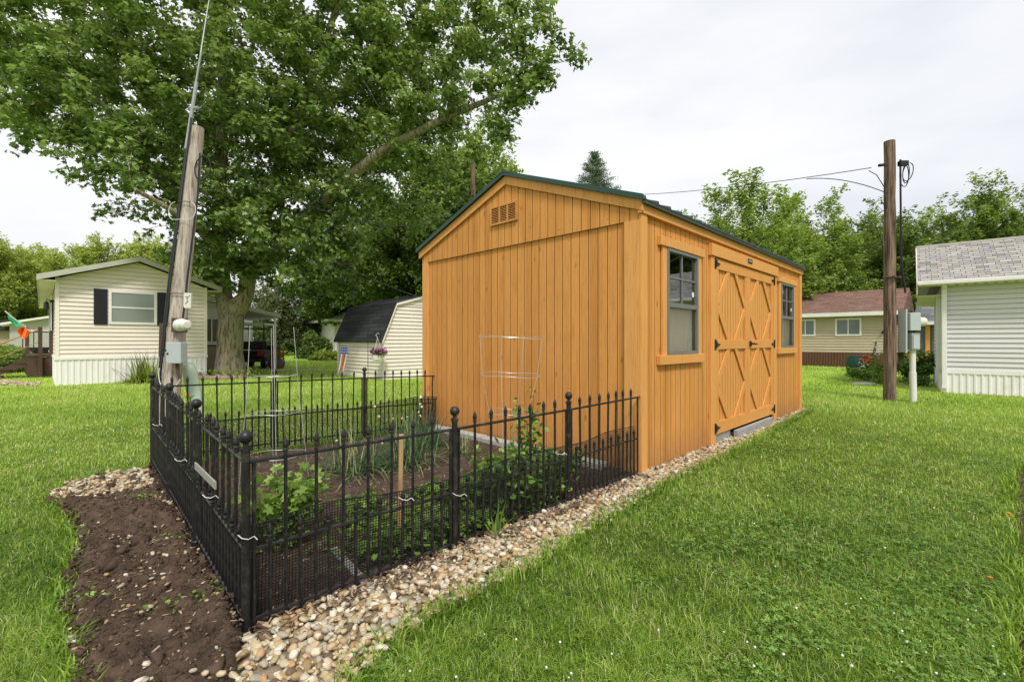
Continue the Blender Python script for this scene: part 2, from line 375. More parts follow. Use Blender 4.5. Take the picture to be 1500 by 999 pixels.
clouds = ramp(nt, cn, [(.30,(6.9,7.15,7.7)), (.42,(7.9,8.05,8.4)), (.56,(8.9,8.95,9.1)), (.75,(9.7,9.7,9.7))])
nt.links.new(mix(nt, .95, sky.outputs[0], clouds), bg.inputs['Color']); bg.inputs['Strength'].default_value = .118
sl = bpy.data.lights.new('sun', 'SUN'); sl.energy = 3.0; sl.angle = R(11); sl.color = (1,.96,.88)
so = bpy.data.objects.new('sun', sl); COL.objects.link(so)
az = R(SUN_AZ); sd = Vector((math.sin(az)*math.cos(R(SUN_EL)), math.cos(az)*math.cos(R(SUN_EL)), math.sin(R(SUN_EL))))
so.rotation_euler = sd.to_track_quat('Z', 'Y').to_euler()
tag(so, kind='structure') if False else None

# ------------------------------------------------------------------ layout
S0 = Vector((1.116, 4.05, 0)); SL, SW = 5.25, 3.26
def S(x, y, z=0): return S0+DX*x+DY*y+Vector((0,0,z))
POSTS_FRONT = [(-1.058,1.85), (-.32,2.60), (.405,3.33), (1.10,4.02)]
POSTS_LEFT = [(-1.058,1.85), (-1.77,2.61), (-2.48,3.37), (-3.19,4.13)]
POSTS_BACK = [(-3.19,4.13), (-2.46,4.82), (-1.74,5.49), (-1.03,6.17)]
zleft = [0, .03, .05, .075]; zback = [.075, .06, .045, .02]
Sc = [tuple(S(0,0))[:2], tuple(S(SL,0))[:2], tuple(S(SL,SW))[:2], tuple(S(0,SW))[:2]]
garden_poly = [POSTS_FRONT[0], POSTS_FRONT[1], POSTS_FRONT[2], Sc[0], Sc[3], POSTS_BACK[2], POSTS_BACK[1], POSTS_BACK[0], POSTS_LEFT[2], POSTS_LEFT[1]]
dirt_poly = [POSTS_LEFT[0], POSTS_LEFT[1], POSTS_LEFT[2], POSTS_LEFT[3], ground(205,697), ground(150,700), ground(105,713), ground(70,740), ground(100,768), ground(112,805),
             ground(100,850), ground(90,905), ground(98,950), ground(108,1000), ground(100,1100), ground(330,1100), ground(345,990)]
gravel_poly = [POSTS_FRONT[0], ground(345,990), ground(300,1100), ground(470,1100), ground(520,1003), ground(575,948), ground(640,905), ground(700,874), ground(770,840), ground(840,795), ground(900,760),
               ground(945,730), ground(990,706), ground(1045,679), ground(1110,645), ground(1188,603), tuple(S(SL+.18,.1))[:2], Sc[1], Sc[0], POSTS_FRONT[2], POSTS_FRONT[1]]
gravel2_poly = [ground(217,699), ground(170,697), ground(105,712), ground(72,738), ground(110,742), ground(160,728), ground(225,722)]

# ------------------------------------------------------------------ ground sheet
def grid_sheet(name, poly, step, hfun, mat, edge=.05, parent=None):
    p = np.array(poly); x0, y0 = p.min(0); x1, y1 = p.max(0)
    nx = int((x1-x0)/step)+2; ny = int((y1-y0)/step)+2
    X, Y = np.meshgrid(x0+np.arange(nx)*step, y0+np.arange(ny)*step); Xf, Yf = X.ravel(), Y.ravel()
    ins = inpoly(Xf, Yf, p)
    idx = np.arange(nx*ny).reshape(ny, nx)
    q = np.stack([idx[:-1,:-1].ravel(), idx[:-1,1:].ravel(), idx[1:,1:].ravel(), idx[1:,:-1].ravel()], 1)
    keep = ins[q].any(1); q = q[keep]
    # distance to polygon edge
    d = np.full(len(Xf), 9.0)
    for i in range(len(p)):
        a, b = p[i], p[(i+1)%len(p)]; ab = b-a; t = np.clip(((Xf-a[0])*ab[0]+(Yf-a[1])*ab[1])/(ab@ab+1e-9), 0, 1)
        d = np.minimum(d, np.hypot(Xf-a[0]-t*ab[0], Yf-a[1]-t*ab[1]))
    k = np.where(ins, np.clip(d/edge, 0, 1), 0)
    Z = np.where(ins, .006+hfun(Xf, Yf)*k, -.012)
    used = np.unique(q); mp_ = -np.ones(nx*ny, int); mp_[used] = np.arange(len(used))
    V = np.stack([Xf, Yf, Z], 1)[used]
    o = npmesh(name, V, mp_[q], 4, mat, parent, None, True); o['kind'] = 'structure'; return o
gm = MB(); rings = [0,4,10,25,60,140,400,900]; n = 48
vs = [(0,0,0)]; fs = []
for r_ in rings[1:]:
    for k in range(n):
        a = 2*math.pi*k/n; vs.append((r_*math.cos(a), r_*math.sin(a)+2, 0))
for k in range(n): fs.append((0, 1+k, 1+(k+1)%n))
for i in range(len(rings)-2):
    for k in range(n): fs.append((1+i*n+k, 1+(i+1)*n+k, 1+(i+1)*n+(k+1)%n, 1+i*n+(k+1)%n))
gm.add(vs, fs); tag(gm.build('lawn_ground', M['lawn'], smooth=True), kind='structure')

def dirt_h(X, Y):
    a = vnoise(X,Y,5.0,1); b = vnoise(X,Y,13,2); c = vnoise(X,Y,34,3); d = vnoise(X,Y,80,5)
    return .035*np.clip(a-.35,0,1)*2+.05*np.clip(b-.5,0,1)*1.6+.026*c+.018*d
grid_sheet('dirt_bed', dirt_poly, .013, dirt_h, M['soil'])
def mulch_h(X, Y): return .012*vnoise(X,Y,4,7)+.018*vnoise(X,Y,22,8)+.012*vnoise(X,Y,60,9)
grid_sheet('garden_soil', garden_poly, .02, mulch_h, M['mulch'])
grid_sheet('gravel_base', gravel_poly, .04, lambda X,Y: X*0+.006, M['gravel_bed'])
bed = [ground(1352,556), ground(1240,562), ground(1250,590), ground(1320,595), ground(1385,585), ground(1390,560)]
house_bed = [(-19.5,15.6), (-12.9,12.75), (-12.2,11.95), (-14.2,12.5), (-20,13.4)]
grid_sheet('gravel_patch', house_bed, .15, lambda X,Y: X*0+.01, M['gravel_bed'])
ne = [(2.72,1.0), (2.72,1.6), (2.78,2.2), (2.95,2.7), (3.1,3.1), (4.2,3.2), (4.4,.9)]
edge_bed = [tuple(ground(1500,682)), (3.95,2.9), (3.15,2.35), ground(1478,850), ground(1490,999), (1.95,1.2), (3.2,1.2), (4.2,2.0), (5.2,3.6)]
edge_bed = [ground(1502,676), ground(1483,700), ground(1478,760), ground(1486,820), ground(1492,870), ground(1480,920), ground(1485,1000), (1.6,1.2), (2.6,1.2), (3.6,2.2), (5.3,4.4)]
grid_sheet('side_bed', edge_bed, .03, mulch_h, M['mulch'])

# ------------------------------------------------------------------ pebbles
def ico(sub):
    bm = bmesh.new(); bmesh.ops.create_icosphere(bm, subdivisions=sub, radius=1)
    v = np.array([p.co[:] for p in bm.verts]); f = np.array([[q.index for q in p.verts] for p in bm.faces]); bm.free(); return v, f
I1, I2 = ico(1), ico(2)
I3 = ico(3)
def rand_in(poly, n, ymax=99, ymin=-99):
    p = np.array(poly); lo, hi = p.min(0), p.max(0); hi = np.array([hi[0], min(hi[1], ymax)]); lo = np.array([lo[0], max(lo[1], ymin)])
    out = []
    tot = 0
    while tot < n:
        q = lo+rng.random((n*2,2))*(hi-lo); q = q[inpoly(q[:,0], q[:,1], p)]; out.append(q); tot += len(q)
        if len(q) == 0: break
    return np.concatenate(out)[:n]
def area(poly):
    p = np.array(poly); x, y = p[:,0], p[:,1]; return abs(np.dot(x, np.roll(y,-1))-np.dot(y, np.roll(x,-1)))/2
def pebbles(name, P2, smin, smax, label, base=I2, z=.012, parent=None, layer=.02):
    n = len(P2); s = smin+(smax-smin)*rng.random(n)**1.7
    P = np.column_stack([P2, (z(P2[:,0],P2[:,1]) if callable(z) else z)+rng.random(n)*layer])
    nr = np.column_stack([rng.normal(0,.35,(n,2)), np.ones(n)])
    Mx = rotmats(n, normals=nr)
    S3 = np.column_stack([s*(.8+.5*rng.random(n)), s*(.65+.3*rng.random(n)), s*(.4+.25*rng.random(n))])
    bv = base[0].copy()
    # three slightly different stones
    sets = np.array_split(rng.permutation(n), 5); objs = []
    VV = []; FF = []; TT = []; off = 0
    for k, ids in enumerate(sets):
        d = bv.copy(); f1 = rng.normal(size=3)*1.4; ph = rng.random(3)*6
        d *= (1+.13*np.sin(bv@f1*1.6+ph[0])+.09*np.cos(bv@np.roll(f1,1)*2.5+ph[1]))[:,None]
        d = np.sign(d)*np.abs(d)**.85
        L = d[None]*S3[ids][:,None,:]; V = np.einsum('nij,naj->nai', Mx[ids], L)+P[ids][:,None,:]
        VV.append(V.reshape(-1,3)); FF.append((base[1][None]+(np.arange(len(ids))*len(d))[:,None,None]).reshape(-1,3)+off); off += len(ids)*len(d)
        TT.append(np.repeat(rng.random(len(ids)), len(base[1])))
    o = npmesh(name, np.concatenate(VV), np.concatenate(FF), 3, M['pebble'], parent, np.concatenate(TT), True)
    return tag(o, label, 'gravel', kind='stuff')
ag = area(gravel_poly)
def dsplit(P, lim): return P[P[:,1] < lim], P[P[:,1] >= lim]
Pg = rand_in(gravel_poly, int(ag*2600))
nearp, farp = dsplit(Pg, 3.3)
keep = rng.random(len(farp)) < np.clip(5/ farp[:,1], .5, 1); farp = farp[keep]
pebbles('gravel_strip', nearp, .008, .022, 'tan and cream river pebbles beside the black picket fence', I2)
pebbles('gravel_strip', farp, .011, .028, 'strip of small pale stones along the foot of the orange shed', I1)
pebbles('gravel_strip', rand_in(gravel2_poly, 1500), .008, .024, 'patch of pale pebbles at the far end of the dirt bed', I1, lambda a, b: dirt_h(a, b)*inpoly(a, b, dirt_poly)+.004, layer=.010)
q = rand_in(dirt_poly, 650); pebbles('loose_stones', q, .005, .017, 'small loose stones scattered over the dark dirt bed', I1, .03, layer=.03)
pebbles('house_gravel', rand_in(house_bed, 2500), .03, .06, 'tan gravel under the brown wooden steps', I1, .01)

# mulch chips and twigs
def chips(name, poly, n, label, smin, smax, z=.02, hf=None):
    P2 = rand_in(poly, n); s = smin+(smax-smin)*rng.random(n)**2
    zz = np.full(n, z)+rng.random(n)*.015
    if hf is not None: zz = hf(P2[:,0], P2[:,1])+.008
    bv = np.array([(-1,-.28,-.06),(1,-.2,-.06),(1,.22,-.06),(-1,.3,-.06),(-.9,-.25,.06),(.95,-.15,.06),(.9,.2,.06),(-1,.22,.06)])
    bf = np.array([(0,3,2,1),(4,5,6,7),(0,1,5,4),(1,2,6,5),(2,3,7,6),(3,0,4,7)])
    o = scatter(name, bv, bf, np.column_stack([P2, zz]), rotmats(n, normals=np.column_stack([rng.normal(0,.3,(n,2)), np.ones(n)])), s, M['chips'], None, rng.random(n))
    return tag(o, label, 'mulch', kind='stuff')
chips('mulch_chips', dirt_poly, 1700, 'wood chips scattered over the dark dirt bed', .003, .020, hf=dirt_h)
chips('mulch_chips', garden_poly, 5200, 'brown wood chips covering the fenced garden', .006, .022, hf=mulch_h)

lit = [POSTS_FRONT[0], POSTS_FRONT[3], (POSTS_FRONT[3][0]+.09,POSTS_FRONT[3][1]-.09), (POSTS_FRONT[0][0]+.09,POSTS_FRONT[0][1]-.09)]
chips('leaf_litter', lit, 900, 'dry brown leaf litter caught along the foot of the front fence', .006, .024, .03)
# clods of soil
n = 240; P2 = rand_in(dirt_poly, n); s = .008+.040*rng.random(n)**3
bv = I2[0]*(1+.22*np.sin(I2[0]@np.array([3.1,2.2,4.0]))+.16*np.cos(I2[0]@np.array([-4.1,5.2,1.0])))[:,None]
o = scatter('soil_clods', bv, I2[1], np.column_stack([P2, dirt_h(P2[:,0],P2[:,1])+.004]), rotmats(n, normals=rng.normal(size=(n,3))), np.column_stack([s,s*.8,s*.6]), M['soil'], None, rng.random(n), True)
tag(o, 'dark crumbly soil clods lying on the dirt bed', 'soil', kind='stuff')

n = 5200; P2 = rand_in(dirt_poly, n); sz_ = .0025+.009*rng.random(n)**2
cv = I1[0]*(1+.3*np.sin(I1[0]@np.array([3.7,4.2,2.0])))[:,None]
o = scatter('soil_crumbs', cv, I1[1], np.column_stack([P2, dirt_h(P2[:,0],P2[:,1])+.006]), rotmats(n, normals=rng.normal(size=(n,3))), sz_, M['soil'], None, rng.random(n))
tag(o, 'fine crumbs of soil covering the surface of the dirt bed', 'soil', kind='stuff')
# ------------------------------------------------------------------ grass
no_grass = [garden_poly, dirt_poly, gravel_poly, Sc, house_bed, edge_bed]
def blades(name, n, y0, y1, wpx, hmin, hmax, label, tri):
    # density falls with distance so that it stays even to the eye
    Y = y0*(y1/y0)**rng.random(n); X = Y*(rng.random(n)*2.7-1.35)
    m = np.ones(n, bool)
    jx = X+rng.normal(0,.025,n); jy = Y+rng.normal(0,.025,n)
    for p in no_grass: m &= ~inpoly(jx, jy, p)
    X, Y = X[m], Y[m]; n = len(X)
    clump = vnoise(X,Y,2.2,11)*.35+vnoise(X,Y,8,12)*.35+vnoise(X,Y,19,13)*.3
    h = (hmin+(hmax-hmin)*rng.random(n)**1.4)*(.40+1.25*clump)*np.where(rng.random(n) < .03, 1.6, 1)
    # tufts left standing along the edges of the beds
    wdt = np.maximum(.0028, wpx*1.25*Y)*(.55+.9*rng.random(n)**1.5)
    a = rng.random(n)*2*math.pi+1.5*vnoise(X,Y,6,51); lean = .35+1.5*rng.random(n)**1.2
    da = np.stack([np.cos(a), np.sin(a)],1); sa = np.stack([-np.sin(a), np.cos(a)],1)
    b = np.stack([X,Y],1); z0 = np.zeros(n)
    if tri:
        V = np.stack([np.column_stack([b-sa*wdt[:,None]*.5, z0]), np.column_stack([b+sa*wdt[:,None]*.5, z0]), np.column_stack([b+da*(h*lean*.6)[:,None], h])],1)
        Fc = np.arange(n*3).reshape(n,3); t = 1
    else:
        mid = b+da*(h*lean*.28)[:,None]; tip = b+da*(h*lean*.9)[:,None]
        V = np.stack([np.column_stack([b-sa*wdt[:,None]*.5, z0]), np.column_stack([b+sa*wdt[:,None]*.5, z0]),
                      np.column_stack([mid-sa*wdt[:,None]*.42, h*(.6-.12*lean)]), np.column_stack([mid+sa*wdt[:,None]*.42, h*(.6-.12*lean)]), np.column_stack([tip, h*(1-.33*lean)])],1)
        Fc = (np.array([(0,1,3),(0,3,2),(2,3,4)])[None]+(np.arange(n)*5)[:,None,None]).reshape(-1,3); t = 3
    big = vnoise(X,Y,.8,21)
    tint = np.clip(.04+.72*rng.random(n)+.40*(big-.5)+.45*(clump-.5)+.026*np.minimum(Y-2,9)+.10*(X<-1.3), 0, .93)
    tint = np.where(rng.random(n) < .05*(.4+1.2*vnoise(X,Y,3,61)), 1.25, tint)
    o = npmesh(name, V.reshape(-1,3), Fc, 3, M['grass'], None, np.repeat(tint, t), False)
    return tag(o, label, 'grass', kind='stuff')
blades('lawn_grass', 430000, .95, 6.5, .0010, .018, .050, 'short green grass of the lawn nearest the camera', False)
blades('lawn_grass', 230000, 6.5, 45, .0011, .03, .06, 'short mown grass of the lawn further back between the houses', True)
# longer tufts at bed edges
def edge_tufts(polys, n, label):
    pts = []
    for pl in polys:
        p = np.array(pl)
        for i in range(len(p)-1):
            L = np.linalg.norm(p[i+1]-p[i]); k = int(L*n)
            if k: t = rng.random(k)[:,None]; pts.append(p[i]*(1-t)+p[i+1]*t+rng.normal(0,.03,(k,2)))
    P = np.concatenate(pts); n = len(P)
    h = .04+.07*rng.random(n)**2; a = rng.random(n)*6.28; lean = .3+.8*rng.random(n); wdt = .004+.003*rng.random(n)
    da = np.stack([np.cos(a), np.sin(a)],1); sa = np.stack([-np.sin(a), np.cos(a)],1)
    mid = P+da*(h*lean*.3)[:,None]; tip = P+da*(h*lean)[:,None]
    V = np.stack([np.column_stack([P-sa*wdt[:,None]*.5, h*0]), np.column_stack([P+sa*wdt[:,None]*.5, h*0]), np.column_stack([mid-sa*wdt[:,None]*.45, h*.6]), np.column_stack([mid+sa*wdt[:,None]*.45, h*.6]), np.column_stack([tip, h*.8])],1)
    Fc = (np.array([(0,1,3),(0,3,2),(2,3,4)])[None]+(np.arange(n)*5)[:,None,None]).reshape(-1,3)
    o = npmesh('grass_edge', V.reshape(-1,3), Fc, 3, M['grass'], None, np.repeat(.15+.6*rng.random(n),3), False); tag(o, label, 'grass', kind='stuff')
edge_tufts([gravel_poly[3:16], dirt_poly[4:15], edge_bed[0:7], POSTS_BACK], 700, 'longer ragged grass along the edges of the beds and gravel')
# clover
def clover(n, label):
    Y = 1.2*(6.0/1.2)**rng.random(n); X = Y*(rng.random(n)*2.4-1.2)
    m = (vnoise(X,Y,1.5,31)*.6+vnoise(X,Y,5,32)*.4 > .45) & (X > -.6)
    for p in no_grass: m &= ~inpoly(X, Y, p)
    X, Y = X[m], Y[m]; n = len(X)
    bv = []; bf = []
    for k in range(3):
        a = 2*math.pi*k/3; c, s_ = math.cos(a), math.sin(a); q = [(0,0,0),(.6,-.5,.1),(1.1,-.3,.05),(1.1,.3,.05),(.6,.5,.1)]
        o_ = len(bv); bv += [(x*c-y*s_, x*s_+y*c, z) for x,y,z in q]; bf += [(o_,o_+1,o_+2),(o_,o_+2,o_+3),(o_,o_+3,o_+4)]
    P = np.column_stack([X,Y,.014+.022*rng.random(n)])
    o = scatter('clover_leaves', bv, bf, P, rotmats(n, normals=np.column_stack([rng.normal(0,.3,(n,2)), np.ones(n)])), .0055+.0055*rng.random(n), M['clover'], None, .2+.7*rng.random(n))
    tag(o, label, 'clover', kind='stuff')
clover(45000, 'patches of three-leaved clover growing in the near lawn')
Pc = []
for _ in range(900):
    Y = 1.5*(8/1.5)**random.random(); X = Y*(random.random()*1.9-.75)
    if X > -.3+.4*(Y-1.8) or X < -2.5: Pc.append((X,Y))
Pc = np.array(Pc); m = np.ones(len(Pc), bool)
for p in no_grass: m &= ~inpoly(Pc[:,0], Pc[:,1], p)
m &= vnoise(Pc[:,0],Pc[:,1],1.3,41) > .5
Pc = Pc[m][:75]; n = len(Pc)
o = scatter('clover_flowers', I1[0], I1[1], np.column_stack([Pc, .05+.015*rng.random(n)]), rotmats(n, normals=np.tile([0,0,1.],(n,1))), .0025+.003*rng.random(n), M['petal_white'], None, rng.random(n), True)
tag(o, 'tiny white clover flower heads dotted through the lawn', 'clover flowers', kind='stuff')

# ------------------------------------------------------------------ wall builders (local coordinates)
def wall_pt(O, U, Nn, u, off, z): return (O[0]+U[0]*u+Nn[0]*off, O[1]+U[1]*u+Nn[1]*off, z)
def lap(mb, O, U, Nn, span, z0, z1, pitch=.115, depth=.012):
    """clapboards: span(z) -> (u0,u1); O origin, U along, Nn outward"""
    z = z0
    while z < z1-1e-4:
        zt = min(z+pitch, z1); a0, a1 = span(z); b0, b1 = span(zt)
        if a1-a0 > .01:
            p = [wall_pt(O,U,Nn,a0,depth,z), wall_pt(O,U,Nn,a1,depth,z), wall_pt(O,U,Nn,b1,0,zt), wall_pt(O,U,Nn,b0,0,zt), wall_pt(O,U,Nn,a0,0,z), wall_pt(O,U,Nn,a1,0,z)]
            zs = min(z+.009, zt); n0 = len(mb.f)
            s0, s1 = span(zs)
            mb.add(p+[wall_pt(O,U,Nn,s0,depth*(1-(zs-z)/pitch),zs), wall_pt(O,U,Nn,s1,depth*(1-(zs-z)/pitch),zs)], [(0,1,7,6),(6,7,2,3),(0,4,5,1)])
            mb.m2 += [n0, n0+2]  # lip strip and underside get the painted shadow colour
        z = zt
def grooved(mb, O, U, Nn, u0, u1, z0f, z1f, pitch=.105, gw=.0075, gd=.008, holes=(), phase=0.0):
    us = [u0]; u = u0+pitch-phase; prof = [(u0, 0)]
    while u < u1-gw:
        prof += [(u,0),(u+.0015,-gd),(u+gw-.0015,-gd),(u+gw,0)]; u += pitch
    prof.append((u1,0))
    extra = sorted({h[0] for h in holes}|{h[1] for h in holes}); pr = []
    for i in range(len(prof)-1):
        a, b = prof[i], prof[i+1]; pr.append(a)
        for e in extra:
            if a[0] < e < b[0]: pr.append((e, a[1]+(b[1]-a[1])*(e-a[0])/(b[0]-a[0])))
    pr.append(prof[-1])
    for a, b in zip(pr[:-1], pr[1:]):
        mid = (a[0]+b[0])/2; zs = [(z0f, z1f)]
        segs = [(None, None)]
        hs = [h for h in holes if h[0]-1e-6 <= mid <= h[1]+1e-6]
        cuts = []
        lo = z0f; 
        for h in sorted(hs, key=lambda q: q[2]): cuts.append((lo, h[2])); lo = h[3]
        cuts.append((lo, None))
        for c0, c1 in cuts:
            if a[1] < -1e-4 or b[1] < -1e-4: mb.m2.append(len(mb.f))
            za0 = c0(a[0]) if callable(c0) else c0; zb0 = c0(b[0]) if callable(c0) else c0
            za1 = (z1f(a[0]) if callable(z1f) else z1f) if c1 is None else c1; zb1 = (z1f(b[0]) if callable(z1f) else z1f) if c1 is None else c1
            mb.add([wall_pt(O,U,Nn,a[0],a[1],za0), wall_pt(O,U,Nn,b[0],b[1],zb0), wall_pt(O,U,Nn,b[0],b[1],zb1), wall_pt(O,U,Nn,a[0],a[1],za1)], [(0,1,2,3)])

# ------------------------------------------------------------------ the orange shed
shed = thing('storage_shed', 'orange stained wooden storage shed with green metal roof and double doors', 'shed', S0, A)
EZ, RZ = 2.40, 3.00                    # underside of the roof at eave and ridge
def rl(y): return EZ+(RZ-EZ)*(1-abs(y-SW/2)/(SW/2))
X, Yp, Z3 = (1,0), (0,1), None
win_holes = [(.455,1.135,1.04,2.045), (4.10,4.78,1.07,2.045)]
door_hole = (1.60,3.72,.0,2.10)
mb = MB(); grooved(mb, (0,0), X, (0,-1), .045, SL-.0, .015, 2.39, holes=win_holes+[(1.60,3.72,.015,2.10)]); mb.build('side_wall', M['stain'], shed, mat2=M['groove'])
mb = MB(); grooved(mb, (.0,0), Yp, (-1,0), .14, SW-.12, .02, 2.235, phase=.02); mb.build('gable_wall', M['stain'], shed, mat2=M['groove'])
mb = MB(); grooved(mb, (-.022,0), Yp, (-1,0), .0, SW, 2.225, lambda y: rl(y)-.005, phase=.02)
mb.add([(-.022,.14,2.225),(-.022,SW-.12,2.225),(0.01,SW-.12,2.225),(0.01,.14,2.225)], [(0,1,2,3)]); mb.build('gable_panel', M['stain'], shed, mat2=M['groove'])
mb = MB(); mb.box(0.0,SL,SW-.02,SW,.02,2.39); mb.prism([(SL-.02,0,.02),(SL-.02,SW,.02),(SL-.02,SW,EZ-.01),(SL-.02,SW/2,RZ-.01),(SL-.02,0,EZ-.01)], (.02,0,0)); mb.build('rear_wall', M['stain'], shed)
# trim boards
mb = MB()
mb.box(-.026,.0,.0,.145,.01,2.224); mb.build('corner_board', M['stain_trim'], shed, bevel=.003)
mb = MB(); mb.box(-.024,.0,SW-.125,SW+.002,.01,2.224); mb.build('corner_board', M['stain_trim'], shed, bevel=.003)
mb = MB(); mb.box(-.024,.075,-.028,-.001,.0,2.36); mb.build('corner_board', M['stain_trim'], shed, bevel=.003)
mb = MB(); mb.box(SL-.085,SL+.02,-.028,.0,.0,2.27); mb.build('corner_board', M['stain_trim'], shed, bevel=.003)
mb = MB(); mb.box(-.045,SL+.03,-.042,.0,2.272,2.375); mb.build('eave_board', M['stain_trim'], shed, bevel=.003)
for sgn in (0,1):
    mb = MB(); y0, z0 = (-.05, EZ-.02) if sgn == 0 else (SW+.05, EZ-.02); k = .095
    yr = SW/2; zr = RZ
    mb.prism([(-.05,y0,z0-k),(-.05,yr,zr-k),(-.05,yr,zr),(-.05,y0,z0)], (.027,0,0)); mb.build('rake_board', M['stain_trim'], shed, bevel=.003)
# roof
th = .012
for sgn in (0,1):
    mb = MB(); e = -.070 if sgn == 0 else SW+.070; ze = EZ-.024
    mb.prism([(-.07,e,ze),(-.07,SW/2,RZ+.004),(-.07,SW/2,RZ+.004+th),(-.07,e,ze+th)], (SL+.14,0,0))
    o = mb.build('roof', M['green_metal'], shed)
    r_ = MB()
    nrib = 24; xx = np.linspace(-.04, SL+.04, nrib)
    for x in xx:
        r_.prism([(x-.020,e,ze+th),(x+.020,e,ze+th),(x+.009,e,ze+th+.022),(x-.009,e,ze+th+.022)], (0, SW/2-e, RZ+.004-ze))
    r_.build('roof_rib', M['dark_metal'], shed)
    t_ = MB(); t_.prism([(-.085,e,ze-.006),(-.085,SW/2,RZ+.0),(-.085,SW/2,RZ+.047),(-.085,e,ze+.041)], (.016,0,0)); t_.build('roof_edge', M['green_metal'], shed)
mb = MB(); mb.prism([(-.09,SW/2-.13,RZ-.005),(-.09,SW/2,RZ+.062),(-.09,SW/2+.13,RZ-.005),(-.09,SW/2,RZ+.03)], (SL+.18,0,0)); mb.build('ridge_cap', M['green_metal'], shed)
mb = MB(); mb.box(-.055,SL+.055,-.075,-.045,2.345,2.368); mb.build('drip_edge', M['dark_metal'], shed)
# louvre vent on the gable
vent = MB(); y0, y1, z0, z1 = 1.455, 1.875, 2.482, 2.695
for a, b, c, d in ((y0,y1,z0,z0+.018),(y0,y1,z1-.018,z1),(y0,y0+.018,z0+.018,z1-.018),(y1-.018,y1,z0+.018,z1-.018)): vent.box(-.048,-.022,a,b,c,d)
cw = (y1-y0-.036)/3
for k in (1,2): vent.box(-.045,-.022,y0+.018+cw*k-.010,y0+.018+cw*k+.010,z0+.018,z1-.018)
vo = vent.build('vent', pmat('tan vent', (.58,.255,.065), .5), shed)
sl_ = MB()
for k in range(3):
    a = y0+.018+cw*k+.010*(k>0); b = y0+.018+cw*(k+1)-.010*(k<2)
    for i in range(10):
        z = z0+.022+i*.0185; sl_.prism([(-.046,a,z),(-.030,a,z+.010),(-.030,a,z+.013),(-.046,a,z+.003)], (0,b-a,0))
sl_.build('louvre', M['stain_trim'], vo)
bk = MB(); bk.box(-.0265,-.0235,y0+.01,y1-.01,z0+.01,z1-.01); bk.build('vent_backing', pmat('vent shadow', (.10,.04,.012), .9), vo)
# windows
def shed_window(x0, x1, z0, z1, hx):
    fr = MB(); y = -.030
    def b(a0,a1,c0,c1,yy0=-.034,yy1=.02): fr.box(a0,a1,yy0,yy1,c0,c1)
    f = .030
    b(x0,x1,z1-f,z1); b(x0,x1,z0,z0+f); b(x0,x0+f,z0+f,z1-f); b(x1-f,x1,z0+f,z1-f)
    zm = z0+(z1-z0)*.47; b(x0+f,x1-f,zm-.022,zm+.022,-.030,.016)
    zt0, zt1 = zm+.022, z1-f; xm = (x0+x1)/2; zc = (zt0+zt1)/2
    b(xm-.009,xm+.009,zt0,zt1,-.016,.004); b(x0+f,xm-.0091,zc-.009,zc+.009,-.016,.004); b(xm+.0091,x1-f,zc-.009,zc+.009,-.016,.004)
    w_ = fr.build('window', M['winframe'], shed, bevel=.002)
    p = MB(); p.add([(x0+f,-.003,zt0),(x1-f,-.003,zt0),(x1-f,-.003,zt1),(x0+f,-.003,zt1)], [(0,1,2,3)]); p.build('pane', M['glass'], w_)
    p = MB(); p.add([(x0+f,-.009,z0+f),(x1-f,-.009,z0+f),(x1-f,-.009,zm-.022),(x0+f,-.009,zm-.022)], [(0,1,2,3)]); p.build('pane', M['glass_soft'], w_)
    c = MB(); pts = []
    nseg = 40
    for i in range(nseg+1):
        u = x0+.01+(x1-x0-.02)*i/nseg; pts.append((u, .035+.006*math.sin(i*1.1)+.003*math.sin(i*2.7)))
    for (u, v), (u2, v2) in zip(pts[:-1], pts[1:]): c.add([(u,v,z0),(u2,v2,z0),(u2,v2,zm+.02),(u,v,zm+.02)], [(0,1,2,3)])
    c.build('curtain', M['curtain'], w_)
    s = MB(); s.lathe([(.001,0),(.028,0),(.028,.0015),(.001,.0015)], 16); s.v = [(x1-f-.05+a, -.0065-c_, zt0+.11+b_) for a,b_,c_ in s.v]; s.build('sticker', M['white'], w_)
    # casing
    for a, b_ in ((x0-.09,x0-.002),(x1+.002,x1+.09)): t = MB(); t.box(a,b_,-.026,-.001,z0-.03,z1+.03); t.build('window_casing', M['stain_trim'], shed, bevel=.003)
    t = MB(); t.box(x0-.15,x1+.15,-.042,-.001,z1+.003,z1+.088); t.build('window_header', M['stain_trim'], shed, bevel=.004)
    t = MB(); t.box(x0-.17,x1+.13,-.045,-.001,z0-.09,z0-.003); t.build('window_sill', M['stain_trim'], shed, bevel=.004)
for h in win_holes: shed_window(h[0], h[1], h[2], h[3], 0)
mb = MB(); mb.box(.05,SL-.05,.05,SW-.05,.05,2.2)
mb.v = [(x,y,z) for x,y,z in mb.v]; mb.f = [tuple(reversed(f)) for f in mb.f]
mb = MB(); mb.box(.03,SL-.03,.02,SW-.03,.02,.06); mb.build('floor', M['brown_wood'], shed)
